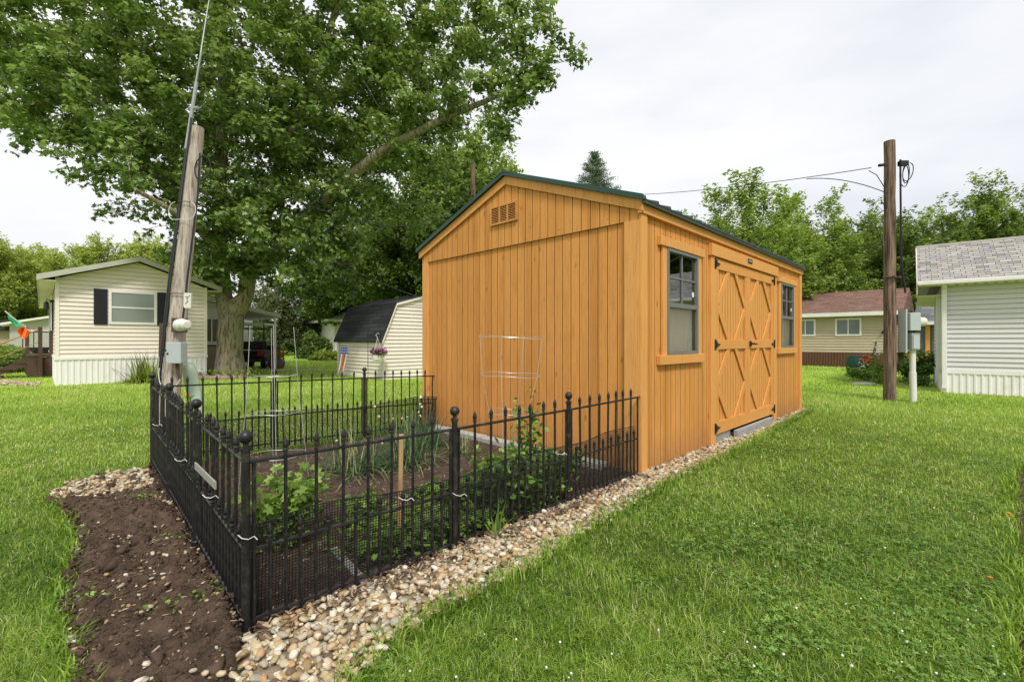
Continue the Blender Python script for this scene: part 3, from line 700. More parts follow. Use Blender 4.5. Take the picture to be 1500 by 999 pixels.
# doors
for a, b in ((1.474,1.60),(3.722,3.85)): mb = MB(); mb.box(a,b,-.030,.0,.0,2.10); mb.build('door_casing', M['stain_trim'], shed, bevel=.003)
mb = MB(); mb.box(1.455,3.87,-.048,-.001,2.103,2.235); mb.build('door_header', M['stain_trim'], shed, bevel=.004)
for k, (x0, x1) in enumerate(((1.607,2.655),(2.663,3.715))):
    d = MB(); grooved(d, (0,.0), X, (0,-1), x0, x1, .125, 2.095, pitch=.085); d.box(x0,x1,.012,.03,.125,2.095)
    door = d.build('door', M['stain_door'], shed, mat2=M['groove'])
    fb = MB(); f0, f1 = -.024, -.0015
    zr = [(.128,.265), (1.075,1.185), (1.975,2.092)]; sw = .088
    for a, b_ in zr: fb.box(x0,x1,f0-.002,f1,a,b_)
    for a0, a1 in ((x0,x0+sw),(x1-sw,x1)):
        fb.box(a0,a1,f0,f1,.266,1.074); fb.box(a0,a1,f0,f1,1.186,1.974)
    fb.build('door_frame', M['stain_door'], door, bevel=.003)
    for c0, c1 in ((.265,1.075),(1.185,1.975)):
        for (ax, az_, sx, sz) in ((x0+sw,c0,1,1),(x1-sw,c0,-1,1),(x0+sw,c1,1,-1),(x1-sw,c1,-1,-1)):
            L1, L2, wd = .27, .31, .085
            poly = [(ax+sx*L1, f0+.003, az_), (ax+sx*(L1+wd*1.15), f0+.003, az_), (ax, f0+.003, az_+sz*(L2+wd*1.35)), (ax, f0+.003, az_+sz*L2)]
            b_ = MB(); b_.prism(poly, (0,.018,0)); b_.build('brace', M['stain_door'], door, bevel=.002)
    for z in (.20, 1.13, 2.03):
        hx = x0 if k == 0 else x1; sg = 1 if k == 0 else -1; hm = MB()
        hm.box(min(hx-sg*.045,hx-sg*.008), max(hx-sg*.045,hx-sg*.008), -.038,-.0305, z-.058,z+.058)
        hm.prism([(hx-sg*.005,-.038,z-.022),(hx+sg*.105,-.038,z-.006),(hx+sg*.105,-.038,z+.006),(hx-sg*.005,-.038,z+.022)], (0,.007,0))
        hm.tube([(hx-sg*.005,-.041,z-.04),(hx-sg*.005,-.041,z+.04)], .007, 8)
        hm.build('hinge', M['hinge'], door)
hm = MB(); hm.box(2.69,2.74,-.044,-.033,1.10,1.17); hm.tube([(2.715,-.04,1.135),(2.715,-.085,1.135)], .012, 10); hm.tube([(2.70,-.085,1.135),(2.80,-.085,1.13)], .011, 10); hm.build('handle', M['hinge'], door)
pl = MB(); pl.box(2.575,2.735,-.054,-.0485,2.150,2.205); plate = pl.build('name_plate', M['hinge'], shed)
tx = MB()
for k in range(5): tx.box(2.592+.026*k,2.606+.026*k,-.0560,-.0545,2.168,2.188)
tx.build('plate_marks', M['box_grey'], plate)
# under the doors
mb = MB(); mb.box(1.607,2.12,.004,.018,.0,.118)
mb.build('vent_strip', pmat('white vented strip', (.62,.63,.60), .6), shed)
mb = MB()
for i in range(30): mb.box(1.612+i*.0168,1.617+i*.0168,-.002,.003,.01,.115)
for i in range(6): mb.box(1.612,2.115,-.005,-.0021,.014+i*.018,.017+i*.018)
mb.build('vent_lattice', M['galv'], shed)
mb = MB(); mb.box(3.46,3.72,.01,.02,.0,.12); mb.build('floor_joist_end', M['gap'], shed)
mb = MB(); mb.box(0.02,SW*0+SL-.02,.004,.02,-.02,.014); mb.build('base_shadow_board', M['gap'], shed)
mb = MB(); mb.box(2.125,3.48,-.085,-.034,.0,.112); o = mb.build('threshold_ramp', M['ramp_wood'], None, bevel=.004); o.location = S0; o.rotation_euler = (0,0,A)
tag(o, 'grey weathered board set on edge below the orange shed doors', 'board')
for k, (y0, y1) in enumerate(((.30,.72),(.74,1.9),(1.93,2.9))):
    mb = MB(); mb.box(-.17,-.035,y0,y1,.0,.075+.004*k); o = mb.build('concrete_block', M['concrete'], None, bevel=.008); o.location = S0; o.rotation_euler = (0,0,A)
    tag(o, ['short grey concrete block at the shed foot nearest the picket fence','long middle concrete block along the shed foot in the garden','concrete block at the shed foot furthest from the camera'][k], 'block', 'concrete blocks along the gable foot')

# ------------------------------------------------------------------ black picket fence
def pick(mb, p, z0, z1, tip=True, r=.0080):
    x, y = p
    if not tip: mb.tube([(x,y,z0),(x,y,z1)], r, 6); return
    # spear finial
    mb.tube([(x,y,z0),(x,y,z1-.062)], r, 6)
    mb.lathe([(.0080,0),(.0125,.004),(.0125,.010),(.008,.014),(.012,.022),(.013,.030),(.007,.048),(.0008,.062)], 8, (x,y,z1-.062))
def fence_run(pts, zs, nl, label, own_first, own_last, lean=0):
    root = thing('picket_fence', label, 'fence', (pts[0][0], pts[0][1], 0), 0, 'black picket fence runs around the garden')
    o0 = Vector(pts[0]); P = [Vector(p)-o0 for p in pts]
    for i, p in enumerate(P):
        if (i == 0 and not own_first) or (i == len(P)-1 and not own_last): continue
        z = zs[i]; mb = MB(); mb.tube([(p.x,p.y,-.02),(p.x,p.y,z+.735)], .0165, 12); mb.lathe([(.024,0),(.024,.02),(.018,.024)], 12, (p.x,p.y,z+.03-.03)); mb.lathe([(.022,0),(.022,.012),(.012,.016),(.011,.03)], 12, (p.x,p.y,z+.735))
        po = mb.build('post', M['black'], root, smooth=True); b = MB(); b.ball((p.x,p.y,z+.789), .0275, 16); b.build('ball_finial', M['black'], po, smooth=True)
    for i in range(len(P)-1):
        a, b = P[i], P[i+1]; d = (b-a); L = d.length; u = d/L; z0, z1 = zs[i], zs[i+1]
        s0, s1 = .030, L-.030; rail = MB()
        def pt(s, h): q = a+u*s; return (q.x, q.y, h+z0+(z1-z0)*s/L)
        for h, w_ in ((.688,.008),(.335,.008),(.055,.008)):
            rail.tube([pt(s0-.03 if h > .6 else s0,h), pt(s1+.03 if h > .6 else s1,h)], w_, 6)
        for s in (s0, s1): q = a+u*s; zz = z0+(z1-z0)*s/L; rail.tube([(q.x,q.y,zz+.01),(q.x,q.y,zz+.688)], .0085, 6)
        ro = rail.build('panel', M['black'], root)
        nb = 8; st = (s1-s0)/nb
        for k in range(nb*2-1):
            s = s0+st*(k+1)/2; q = a+u*s; zz = z0+(z1-z0)*s/L; m_ = MB(); tall = (k % 2 == 1)
            jit = random.uniform(-.004,.004); 
            pick(m_, (0,0), 0, (.765 if tall else .415)+jit)
            po = m_.build('picket', M['black'], ro, smooth=True); po.location = (q.x,q.y,zz+.012); po.rotation_euler = (random.gauss(0,.008), random.gauss(0,.008), 0)
        k0 = MB()
        k1 = nb
        for s in (st*.5+s0, s1-st*.5): q = a+u*s; 
    return root
zf = [0, -.01, -.01, 0]
fence_run(POSTS_FRONT, zf, 0, 'black picket fence run beside the pebble strip ending at the orange shed corner', True, False)
fence_run(POSTS_LEFT, zleft, 0, 'black picket fence run along the dark dirt bed on the left', False, True)
fence_run(POSTS_BACK, zback, 0, 'rear black picket fence run between the garden and the far lawn', False, False)

# netting
def netting(a, b, h0, h1, inset, label, dx=.0135, sag=.02, seed=0):
    a = Vector(a); b = Vector(b); d = b-a; L = d.length; u = d/L; nrm = Vector((-u.y,u.x)); 
    c = Vector((-1.1,4.0))
    if nrm.dot(c-a) < 0: nrm = -nrm
    mb = MB(); n = int(L/dx); m = int(max(h0,h1)/dx); t = .0017
    def P(s, z): 
        w_ = inset+sag*math.sin(s*3.1+seed)+.012*math.sin(s*11+seed*2+z*7)
        q = a+u*s+nrm*w_; return Vector((q.x,q.y,z))
    def top(s): return h0+(h1-h0)*s/L+.018*math.sin(s*4.7+seed)
    uu = Vector((u.x,u.y,0))
    for i in range(n+1):
        s = i*dx; zt = top(s); segs = 5
        for k in range(segs):
            p, q = P(s, zt*k/segs), P(s, zt*(k+1)/segs); mb.add([p-uu*t, p+uu*t, q+uu*t, q-uu*t], [(0,1,2,3)])
    step = 4
    for j in range(m+1):
        z = j*dx
        for i in range(0, n-step+1, step):
            s0, s1 = i*dx, (i+step)*dx
            if z > top(s0): continue
            p, q = P(s0,z), P(s1,z); zz = Vector((0,0,t)); mb.add([p-zz,q-zz,q+zz,p+zz], [(0,1,2,3)])
    mb.tube([P(i*dx*4, top(i*dx*4)) for i in range(n//4+1)], .003, 5)
    return tag(mb.build('garden_netting', M['netting'], None), label, 'netting', 'black mesh netting inside the fence')
netting(POSTS_FRONT[0], POSTS_FRONT[3], .40, .42, .05, 'black mesh netting tied inside the front fence run beside the pebbles', seed=.4, sag=.03)
netting(POSTS_LEFT[0], POSTS_LEFT[3], .36, .40, .04, 'black mesh netting inside the fence run along the dirt bed', seed=1.4)
netting(POSTS_BACK[0], POSTS_BACK[3], .42, .42, .05, 'black mesh netting inside the rear fence run', seed=2.4)
# rolled end of netting by the shed
mb = MB(); c0 = Vector(S(-.22,2.95)); t = .0011
for k in range(46):
    a = -.6+k*.09; r0, r1 = .13, .17
    p = c0+Vector((r0*math.cos(a), r0*math.sin(a), .02)); q = c0+Vector((r1*math.cos(a), r1*math.sin(a), .44)); e = Vector((-math.sin(a), math.cos(a), 0))*t
    mb.add([p-e,p+e,q+e,q-e], [(0,1,2,3)])
for j in range(27):
    z = .02+j*.016; r0 = .13+.04*j/27
    for k in range(0,44,2):
        a, b = -.6+k*.09, -.6+(k+2)*.09
        p = c0+Vector((r0*math.cos(a), r0*math.sin(a), z)); q = c0+Vector((r0*math.cos(b), r0*math.sin(b), z)); zz = Vector((0,0,t)); mb.add([p-zz,q-zz,q+zz,p+zz], [(0,1,2,3)])
mb.tube([c0+Vector((.17*math.cos(-.6+k*.2),.17*math.sin(-.6+k*.2),.44)) for k in range(21)], .003, 5)
tag(mb.build('netting_roll', M['netting']), 'rounded roll of black mesh at the far foot of the orange shed', 'netting')

# twist ties
def tie(p, lab, s=1):
    p = Vector(p); mb = MB(); mb.tube([p+Vector((-.035*s,-.012,.008)), p+Vector((-.015*s,-.022,.0)), p+Vector((.01*s,-.022,-.004)), p+Vector((.03*s,-.016,.006)), p+Vector((.045*s,-.02,-.006))], .0018, 5)
    tag(mb.build('twist_tie', M['tie'], smooth=True), lab, 'twist tie', 'pale ties holding the netting')
tie((-1.04,1.84,.40), 'pink twist tie on the nearest corner post of the fence')
tie((-.53,2.33,.385), 'white twist tie beside the wooden stake on the front fence')
tie((-.29,2.56,.33), 'white twist tie at the second post of the front fence')
tie((.33,3.20,.40), 'white twist tie just before the third post of the front fence')
tie((-1.40,2.17,.45), 'pale twist tie on the left fence run near the wood scrap')
tie((-1.95,2.75,.47), 'pale twist tie on the middle panel of the left fence run')
tie((-2.75,3.62,.52), 'pale twist tie on the furthest panel of the left fence run')
mb = MB(); mb.prism([(-.012,-.02,0),(.012,-.02,0),(.014,.02,.0),(-.012,.018,0)], (0,0,.66)); o = mb.build('wooden_stake', M['stake'], bevel=.003)
gx = at(585,700,2.62); o.location = (gx.x,gx.y,-.02); o.rotation_euler = (R(-2),R(1),.3); tag(o, 'pale wooden stake standing behind the front fence panel', 'stake')
mb = MB(); mb.box(0,.34,-.004,.004,-.018,.018); o = mb.build('wood_scrap', M['timber'], bevel=.002)
pa, pb = at(286,682,2.42), at(316,712,2.10); dv = pb-pa; o.location = pa; o.rotation_euler = dv.to_track_quat('X','Z').to_euler(); o.scale = (dv.length/.34,1,1)
tag(o, 'weathered wood strip poking through the left fence pickets', 'wood strip')
mb = MB(); mb.box(0,.9,-.02,.02,0,.012); o = mb.build('garden_lath', M['timber'], bevel=.002); pa, pb = ground(395,800), ground(500,900); o.location = (-.98,2.55,.03); o.rotation_euler = (0,.03,R(-50)); tag(o, 'grey lath lying on the garden soil near the corner post', 'lath')

# ------------------------------------------------------------------ tomato cages
def cage(c, rings_, legs, label, tilt=(0,0), wire=.0022):
    mb = MB()
    for z, r_ in rings_:
        mb.tube([(r_*math.cos(2*math.pi*k/28), r_*math.sin(2*math.pi*k/28), z+.006*math.sin(k*.7)) for k in range(29)], wire, 5, False)
    for a in legs[0]:
        a = R(a); mb.tube([(r_*math.cos(a), r_*math.sin(a), z) for z, r_ in legs[1]], wire, 5)
    o = mb.build('tomato_cage', M['galv'], smooth=True); o.location = c; o.rotation_euler = (tilt[0], tilt[1], 0)
    return tag(o, label, 'plant cage')
c = at(742,500,3.75); cage((c.x,3.75,0), [(1.20,.265),(.90,.235),(.60,.17)], ([20,110,200,290],[(.05,.10),(.60,.17),(.90,.235),(1.20,.265),(1.215,.262)]), 'round wire tomato cage in front of the orange shed wall', (R(1),R(2)), wire=.0019)
c = at(403,500,3.55); cage((c.x,3.55,0), [(.30,.22),(.62,.19),(.90,.17)], ([30,120,210,300],[(.05,.24),(.30,.22),(.62,.19),(.90,.17),(1.28,.15)]), 'upturned wire tomato cage with legs in the air on the left of the garden', (R(-2),R(-2)), wire=.0019)

# ------------------------------------------------------------------ plants
LEAF = (np.array([(0,0,0),(.35,-.32,.03),(.62,-.30,-.02),(1,0,-.08),(.62,.30,-.02),(.35,.32,.03)]), np.array([(0,1,2),(0,2,3),(0,3,4),(0,4,5)]))
MAPLE = (np.array([(0,0,0),(.10,-.48,.04),(.42,-.22,0),(.55,-.52,-.03),(.66,-.16,0),(1.05,0,-.10),(.66,.16,0),(.55,.52,-.03),(.42,.22,0),(.10,.48,.04)]),
         np.array([(0,1,2),(0,2,8),(2,3,4),(2,4,6),(2,6,8),(4,5,6),(6,7,8),(0,8,9)]))
def leaf_cloud(name, P, S_, mat, parent=None, shape=LEAF, up=.7, tint=None, out=None, smooth=False):
    n = len(P); nr = rng.normal(size=(n,3))*1.0; nr[:,2] = np.abs(nr[:,2])+up
    if out is not None: nr += out
    t = rng.random(n) if tint is None else tint
    return scatter(name, shape[0], shape[1], P, rotmats(n, normals=nr), S_, mat, parent, t, smooth)
def bushy(name, c, rx, ry, h, n, s, mat, label, cat, stems=7, z0=.02, group=None, shape=LEAF, top=1.0):
    root = thing(name, label, cat, (c[0],c[1],0), 0, group)
    mb = MB(); P = []
    tips = []
    for k in range(stems):
        a = 6.28*k/stems+random.random(); rr = random.random()**.5
        tip = Vector((rx*rr*math.cos(a), ry*rr*math.sin(a), h*(.55+.45*random.random())*(1-.35*rr)))
        mb.tube([(tip.x*.15,tip.y*.15,-.01), (tip.x*.5,tip.y*.5,tip.z*.55), tuple(tip)], [.006*h/.5,.004*h/.5,.0015], 5); tips.append(tip)
    mb.build('stem', mat, root)
    T = np.array([tuple(t) for t in tips]); idx = rng.integers(0,len(T),n); f = .25+.75*rng.random(n)**.6
    P = T[idx]*f[:,None]; P[:,:2] *= .6+.4*f[:,None]; P += rng.normal(size=(n,3))*np.array([rx*.16,ry*.16,h*.07]); P[:,2] = np.maximum(P[:,2], z0)
    leaf_cloud('foliage', P, s*(.6+.8*rng.random(n)), mat, root, shape, tint=np.clip(rng.random(n)*.7+.35*P[:,2]/h,0,1))
    return root
def gp(px, py): return ground(px, py)
bushy('vegetable_plant', (-1.28,2.62), .28,.28,.50, 760, .050, M['veg'], 'bright leafy vegetable plant just behind the nearest corner post', 'plant', 11, shape=MAPLE)
bushy('vegetable_plant', (-.93,2.88), .17,.17,.30, 280, .042, M['veg'], 'low bright green plant beside the tall leafy one near the corner', 'plant', 7, shape=MAPLE)
bushy('vegetable_plant', (-.02,3.38), .27,.27,.60, 700, .052, M['veg'], 'tall leafy tomato plant growing under the round wire cage', 'plant', 9)
bushy('vegetable_plant', (.12,3.78), .18,.18,.92, 320, .050, M['veg'], 'slender tall plant with upright tips against the orange shed', 'plant', 5)
bushy('vegetable_plant', (-.12,3.02), .26,.22,.42, 620, .048, M['veg_deep'], 'dense dark green plant behind the second fence post', 'plant', 9)
bushy('vegetable_plant', (.42,3.85), .22,.2,.42, 300, .046, M['veg'], 'leafy plant close to the shed corner inside the fence', 'plant', 6)
bushy('vegetable_plant', (-.62,3.42), .16,.16,.13, 110, .06, M['veg'], 'small low plant in the middle of the bare garden soil', 'plant', 6, shape=MAPLE)
bushy('vegetable_plant', (-.20,3.95), .17,.16,.16, 100, .075, M['veg'], 'small broad-leaved seedling near the concrete blocks', 'plant', 6, shape=MAPLE)
bushy('vegetable_plant', (.22,3.42), .20,.18,.34, 380, .044, M['veg'], 'low bushy plant just behind the third fence post', 'plant', 8)
bushy('vegetable_plant', (-.34,3.10), .20,.18,.34, 380, .046, M['veg'], 'medium leafy plant behind the middle of the front fence', 'plant', 8)
# ground cover (strawberries) behind the front fence
P2 = np.concatenate([rng.normal((-.52,2.78),(.20,.15),(900,2)), rng.normal((-.22,2.86),(.20,.13),(800,2)), rng.normal((.10,3.30),(.15,.15),(400,2)), rng.normal((-.72,2.55),(.12,.10),(250,2))])
P2 = P2[inpoly(P2[:,0],P2[:,1],np.array(garden_poly))]
P = np.column_stack([P2, .03+.11*rng.random(len(P2))]); o = leaf_cloud('ground_cover', P, .028+.022*rng.random(len(P)), M['veg'], None, MAPLE, 1.6, .1+.6*rng.random(len(P)))
tag(o, 'low strawberry-like ground cover behind the front fence netting', 'ground cover', kind='stuff')
# weeds in the dirt
for (px, py, s, lab) in ((255,905,.12,'small rosette weeds in the dirt near the corner post'), (125,893,.09,'grassy weed at the left side of the dirt bed'), (300,880,.10,'creeping weed at the foot of the left fence run'), (240,800,.10,'sparse weed in the middle of the dirt bed'), (205,735,.13,'pale weeds by the pebbles at the far end of the dirt')):
    g_ = ground(px,py); k = 70; P = np.column_stack([rng.normal(g_[0],s*.5,k), rng.normal(g_[1],s*.4,k), .04+.02*rng.random(k)])
    tag(leaf_cloud('weed', P, .014+.014*rng.random(k), M['veg'], None, LEAF, 1.5), lab, 'weed', kind='stuff')
# arched-blade clumps
def blade_clump(name, c, n, L, wd, mat, label, cat, spread=1.0, rad=.08, flowers=0, fmat=None, group=None, upness=.6, fr=.018, dry=0):
    root = thing(name, label, cat, (c[0],c[1],0), 0, group)
    seg = 5; V = []; Fc = []; T = []
    for i in range(n):
        a = random.random()*6.283; l = L*(.55+.45*random.random()); sp = spread*(random.random()**.8); up = upness+.4*random.random()
        p = np.array([rad*random.gauss(0,.6), rad*random.gauss(0,.6), 0.0]); d = np.array([math.cos(a)*sp, math.sin(a)*sp, up*1.4]); d /= np.linalg.norm(d)
        sd_ = np.array([-math.sin(a), math.cos(a), 0]); base = len(V)
        for k in range(seg+1):
            w_ = wd*(1-(k/seg)**2)*.5+.0004; V += [p-sd_*w_, p+sd_*w_]; d = d+np.array([math.cos(a)*.16*sp, math.sin(a)*.16*sp, -.30*sp-.05]); d /= np.linalg.norm(d); p = p+d*l/seg; p[2] = max(p[2], .01)
        t = 1.4 if random.random() < dry else random.random()*.9
        for k in range(seg): q = base+2*k; Fc.append((q,q+1,q+3,q+2)); T.append(t)
    npmesh('leaves', np.array(V), np.array(Fc), 4, mat, root, T)
    if flowers:
        for i in range(flowers):
            mb = MB(); a = random.random()*6.283; r_ = L*.5*random.random(); z = L*(.5+.45*random.random()); f_ = fr*(.6+.5*random.random())
            v_ = I1[0]*f_; v_ = v_*(1+.25*rng.random(len(v_)))[:,None]; mb.add([(q[0]+r_*math.cos(a), q[1]+r_*math.sin(a), q[2]+z) for q in v_], [tuple(q) for q in I1[1]])
            fo = mb.build('flower_head', fmat, root); mb = MB(); mb.tube([(0,0,0),(r_*.5*math.cos(a),r_*.5*math.sin(a),z*.65),(r_*math.cos(a),r_*math.sin(a),z)], .0025, 4); mb.build('flower_stem', mat, fo)
    return root
g_ = at(520,600,4.3)
blade_clump('chive_clump', (-1.02,4.35), 620, .60, .008, M['chive'], 'spreading chive clump with drooping stalks left of the shed wall', 'plant', 1.5, .17, 5, M['petal_pink'], upness=.35, dry=.12, fr=.012)
blade_clump('chive_clump', (-1.38,4.05), 480, .56, .008, M['chive'], 'nearer chive clump with yellowing stalks in the middle of the garden', 'plant', 1.6, .15, 2, M['petal_pink'], upness=.35, dry=.22, fr=.012)
blade_clump('chive_clump', (-.98,5.0), 480, .60, .009, M['chive'], 'chive clump with white flower heads near the rear fence and shed', 'plant', 1.4, .15, 8, M['petal_white'], upness=.45, dry=.1, fr=.014)
blade_clump('chive_clump', (-.52,4.72), 220, .36, .007, M['chive'], 'small grassy clump against the foot of the orange shed', 'plant', 1.2, .10, 0, None, upness=.3, dry=.3)
blade_clump('corn_sprout', (-.1,2.76), 14, .26, .016, M['veg'], 'small grass sprout growing through the fence onto the pebbles', 'plant', .8, .02, 0, None, upness=.8)
blade_clump('dirt_tuft', ground(130,905), 40, .14, .008, M['grass'], 'small grass tuft growing in the dirt bed', 'grass tuft', 1.2, .03)

hl = Vector((-.979*12.2, 12.2, 0))
def Hh(x, y, z=0): return hl+DX*x+DY*y+Vector((0,0,z))
q_ = Hh(1.75,-.45)
blade_clump('daylily_clump', (q_.x,q_.y), 300, 1.05, .030, M['leaf_yellow'], 'arching yellow-green daylily clump against the white skirting', 'plant', 1.2, .25, upness=.6)
q_ = at(337,548,14.3)
blade_clump('orange_daylily', (at(282,590,8.0).x,8.0), 60, .42, .014, M['veg'], 'small green plant with orange flowers behind the rear fence', 'plant', .9, .06, 6, M['petal_orange'], fr=.03)
# right side flowers
blade_clump('marigold', (1500*0+at(1478,740,2.55).x, 2.62), 16, .20, .004, M['veg'], 'orange flowers on thin stalks leaning over the right edge of the lawn', 'flower', 1.2, .04, 0)
o = bpy.data.objects['marigold']; mb = MB()
for (px,py,Yy) in ((1477,752,2.9),(1450,846,2.25),(1471,850,2.25)):
    p = at(px,py,Yy)-o.location
    for k in range(7): a = k*.9; mb.add([p, p+Vector((.011*math.cos(a),.011*math.sin(a)-.002,.004)), p+Vector((.011*math.cos(a+.7),.011*math.sin(a+.7),.004))], [(0,1,2)])
    mb.ball(tuple(p), .004, 8); mb.tube([tuple(p), (p.x+.05,p.y+.03,p.z-.03), (p.x+.14,p.y+.06,.01)], .0016, 4)
mb.build('flower_head', M['petal_orange'], o)

# ------------------------------------------------------------------ trees
def colonize(seeds, attr, step, di, dk, iters=120, grav=0.0):
    """seeds: list of polylines [(pos, radius)], returns nodes, parents, fixed radii"""
    P = []; par = []; fixed = []
    for pl in seeds:
        prev = -1
        for k, (p, r_) in enumerate(pl):
            p = np.array(p, float)
            if prev == -1 and P:
                d = np.linalg.norm(np.array(P)-p, axis=1); j = int(d.argmin())
                if d[j] < .05: prev = j; continue
                prev = j
            if prev >= 0:
                q = P[prev]; n = max(1, int(np.linalg.norm(p-q)/step)); r0 = fixed[prev]
                for i in range(1, n+1):
                    t = i/n; w_ = (mnoise.noise_vector(Vector(q+(p-q)*t)*1.3)*.10*(0 if i == n else 1))
                    P.append(q+(p-q)*t+np.array(w_)*min(1,step)); par.append(prev); fixed.append(r0+(r_-r0)*t); prev = len(P)-1
            else: P.append(p); par.append(-1); fixed.append(r_); prev = len(P)-1
    nfix = len(P); Pn = np.array(P); A_ = attr.copy(); alive = np.ones(len(A_), bool)
    near = np.full(len(A_), -1); nd = np.full(len(A_), 1e9)
    def upd(start):
        B = Pn[start:]
        for s in range(0, len(A_), 2000):
            D = np.linalg.norm(A_[s:s+2000,None]-B[None], axis=2); j = D.argmin(1); d = D[np.arange(len(j)), j]
            m = d < nd[s:s+2000]; nd[s:s+2000][m] = d[m]; near[s:s+2000][m] = j[m]+start
    upd(0)
    for it in range(iters):
        alive &= nd > dk
        act = alive & (nd < di)
        if not act.any(): break
        ids = near[act]; v = A_[act]-Pn[ids]; v /= np.linalg.norm(v, axis=1)[:,None]
        un, inv = np.unique(ids, return_inverse=True); sm = np.zeros((len(un),3)); np.add.at(sm, inv, v)
        sm += rng.normal(size=sm.shape)*.35; sm[:,2] += grav
        sm /= np.linalg.norm(sm, axis=1)[:,None]+1e-9; newp = Pn[un]+sm*step
        start = len(Pn); Pn = np.concatenate([Pn, newp]); par += list(un); fixed += [0]*len(un); upd(start)
        if len(Pn) > 14000: break
    return Pn, np.array(par), np.array(fixed), nfix
def tree_mesh(root, Pn, par, fixed, mat, tip=.006, expo=2.2, sides=7, rmin=0.0, name='trunk'):
    n = len(Pn); acc = np.zeros(n); ch = [[] for _ in range(n)]
    for i in range(n):
        if par[i] >= 0: ch[par[i]].append(i)
    for i in range(n-1,-1,-1):
        if not ch[i]: acc[i] = tip**expo
        if par[i] >= 0: acc[par[i]] += acc[i]
    rad = np.maximum(acc**(1/expo), fixed)
    for i in range(n):
        if par[i] >= 0: rad[i] = min(rad[i], rad[par[i]])
    mb = MB(); stack = [(0, [0])]
    starts = [(i, None) for i in range(n) if par[i] < 0]; todo = [[s[0]] for s in starts]
    while todo:
        c = todo.pop(); cur = c[-1]
        while ch[cur]:
            k = sorted(ch[cur], key=lambda q: -rad[q]); 
            for o_ in k[1:]:
                if rad[o_] > rmin: todo.append([cur, o_])
            cur = k[0]; c.append(cur)
            if rad[cur] < rmin: break
        if len(c) > 1:
            rr = [float(rad[q]) for q in c]
            if par[c[0]] >= 0 or len(c) > 1 and rr[0] > rr[1]*1.6 and c[0] in [q for q in c[:1]] and par[c[0]] != -1: rr[0] = rr[1]
            s = 10 if rr[0] > .15 else (6 if rr[0] > .04 else 3)
            mb.tube([Vector(Pn[q]) for q in c], rr, s, True)
    o = mb.build(name, mat, root, smooth=True); return rad
def ellip(c, r, n):
    v = rng.normal(size=(n,3)); v /= np.linalg.norm(v,axis=1)[:,None]; v *= (rng.random(n)**.42)[:,None]; return np.array(c)+v*np.array(r)

# the big maple
TB = Vector((-9.15, 15.1, 0))
def L3(px, py, Y): p = at(px,py,Y); return (p.x-TB.x, p.y-TB.y, p.z)
maple = thing('maple_tree', 'huge maple tree with forked grey trunk and limb reaching towards the shed', 'tree', TB)
f0 = (0.05,0,2.0)
seeds = [[((0,0,-.1),.62),((0,0,.25),.46),((.0,0,.8),.385),(f0,.40)],
         [(f0,.26),((-.25,.1,2.6),.25),((-.35,0,4.2),.23),((-.15,-.3,6.5),.21),((.1,-.5,9.0),.14),((.0,-.6,12.0),.07)],
         [(f0,.26),((.5,.0,2.6),.24),((.75,-.1,4.0),.24),(L3(385,330,14.6),.20),(L3(420,200,14.2),.15),(L3(470,80,13.8),.10),(L3(520,-60,13.5),.06)],
         [(L3(385,395,14.8),.22),(L3(440,330,14.2),.20),(L3(500,270,13.6),.17),(L3(560,222,13.0),.14),(L3(640,180,12.6),.10),(L3(730,140,12.4),.06),(L3(800,110,12.3),.03)],
         [((-.35,0,4.2),.2),(L3(260,300,14.2),.13),(L3(190,200,13.4),.09),(L3(120,120,12.8),.05)],
         [((-.15,-.3,6.5),.16),(L3(240,130,13.6),.10),(L3(150,20,13),.06)],
         [((-.35,0,4.2),.14),(L3(290,330,12.2),.08),(L3(200,280,10.8),.05)],
         [(L3(420,200,14.2),.13),(L3(560,90,13.8),.08),(L3(660,10,13.6),.05)]]
att = []
def blob(px, py, Y, rpx, n, ry=1.0, rz=1.0):
    c = L3(px,py,Y); r_ = rpx/F*Y; att.append(ellip(c, (r_, r_*ry, r_*rz), n))
B = [(60,60,13,105,150),(150,150,12.6,95,150),(55,175,12.4,62,75),(225,60,12.8,100,150),(215,230,12.5,85,120),(130,245,12.2,48,50),(300,150,13,105,170),(250,330,12.6,60,70),(330,290,13,80,120),
     (170,312,11.8,36,35),(395,60,13,100,160),(420,190,13,95,160),(400,330,13.2,95,170),(330,360,13.6,72,100),(440,370,13.2,80,120),(500,310,13.4,62,70),(520,110,13,90,130),(560,200,13,66,80),
     (600,60,13,75,100),(620,230,12.8,42,40),(645,150,12.6,65,80),(700,60,12.6,66,75),(720,140,12.5,62,70),(770,60,12.4,42,40),(775,120,12.3,48,50),(835,80,12.2,30,22),(740,195,12.4,32,25),(690,215,12.5,30,22),
     (560,20,13,70,70),(470,-60,13,110,120),(300,-60,13,120,130),(120,-60,13,110,110),(-60,60,13,90,80),(640,-40,12.8,80,70),(760,0,12.4,40,26),(510,240,15,80,80),(300,370,15,60,60),(470,400,15,60,60),(420,250,16,140,160),(250,150,16.5,150,150),(600,120,15.5,110,90),(60,130,16,110,80)]
for b in B: blob(b[0], b[1], b[2], b[3]*.93, int(b[4]*1.15), 1.0, .85)
att.append(ellip((0,-.5,11.5), (6,5,3.5), 260)); att.append(ellip((1.5,3.5,8), (5.5,3,4), 200))
att = np.concatenate(att)
Pn, par, fixed, nfix = colonize(seeds, att, .30, 3.2, .50, 140)
rad = tree_mesh(maple, Pn, par, fixed, M['bark'], .0085, 2.25)
print('maple nodes', len(Pn))
cnt = np.zeros(len(Pn)); np.add.at(cnt, par[par>=0], 1)
thin = np.where((rad < .035) & (np.arange(len(Pn)) >= nfix))[0]
wt = np.where(cnt[thin] == 0, 3.0, 1.0); wt /= wt.sum()
NC = 7000
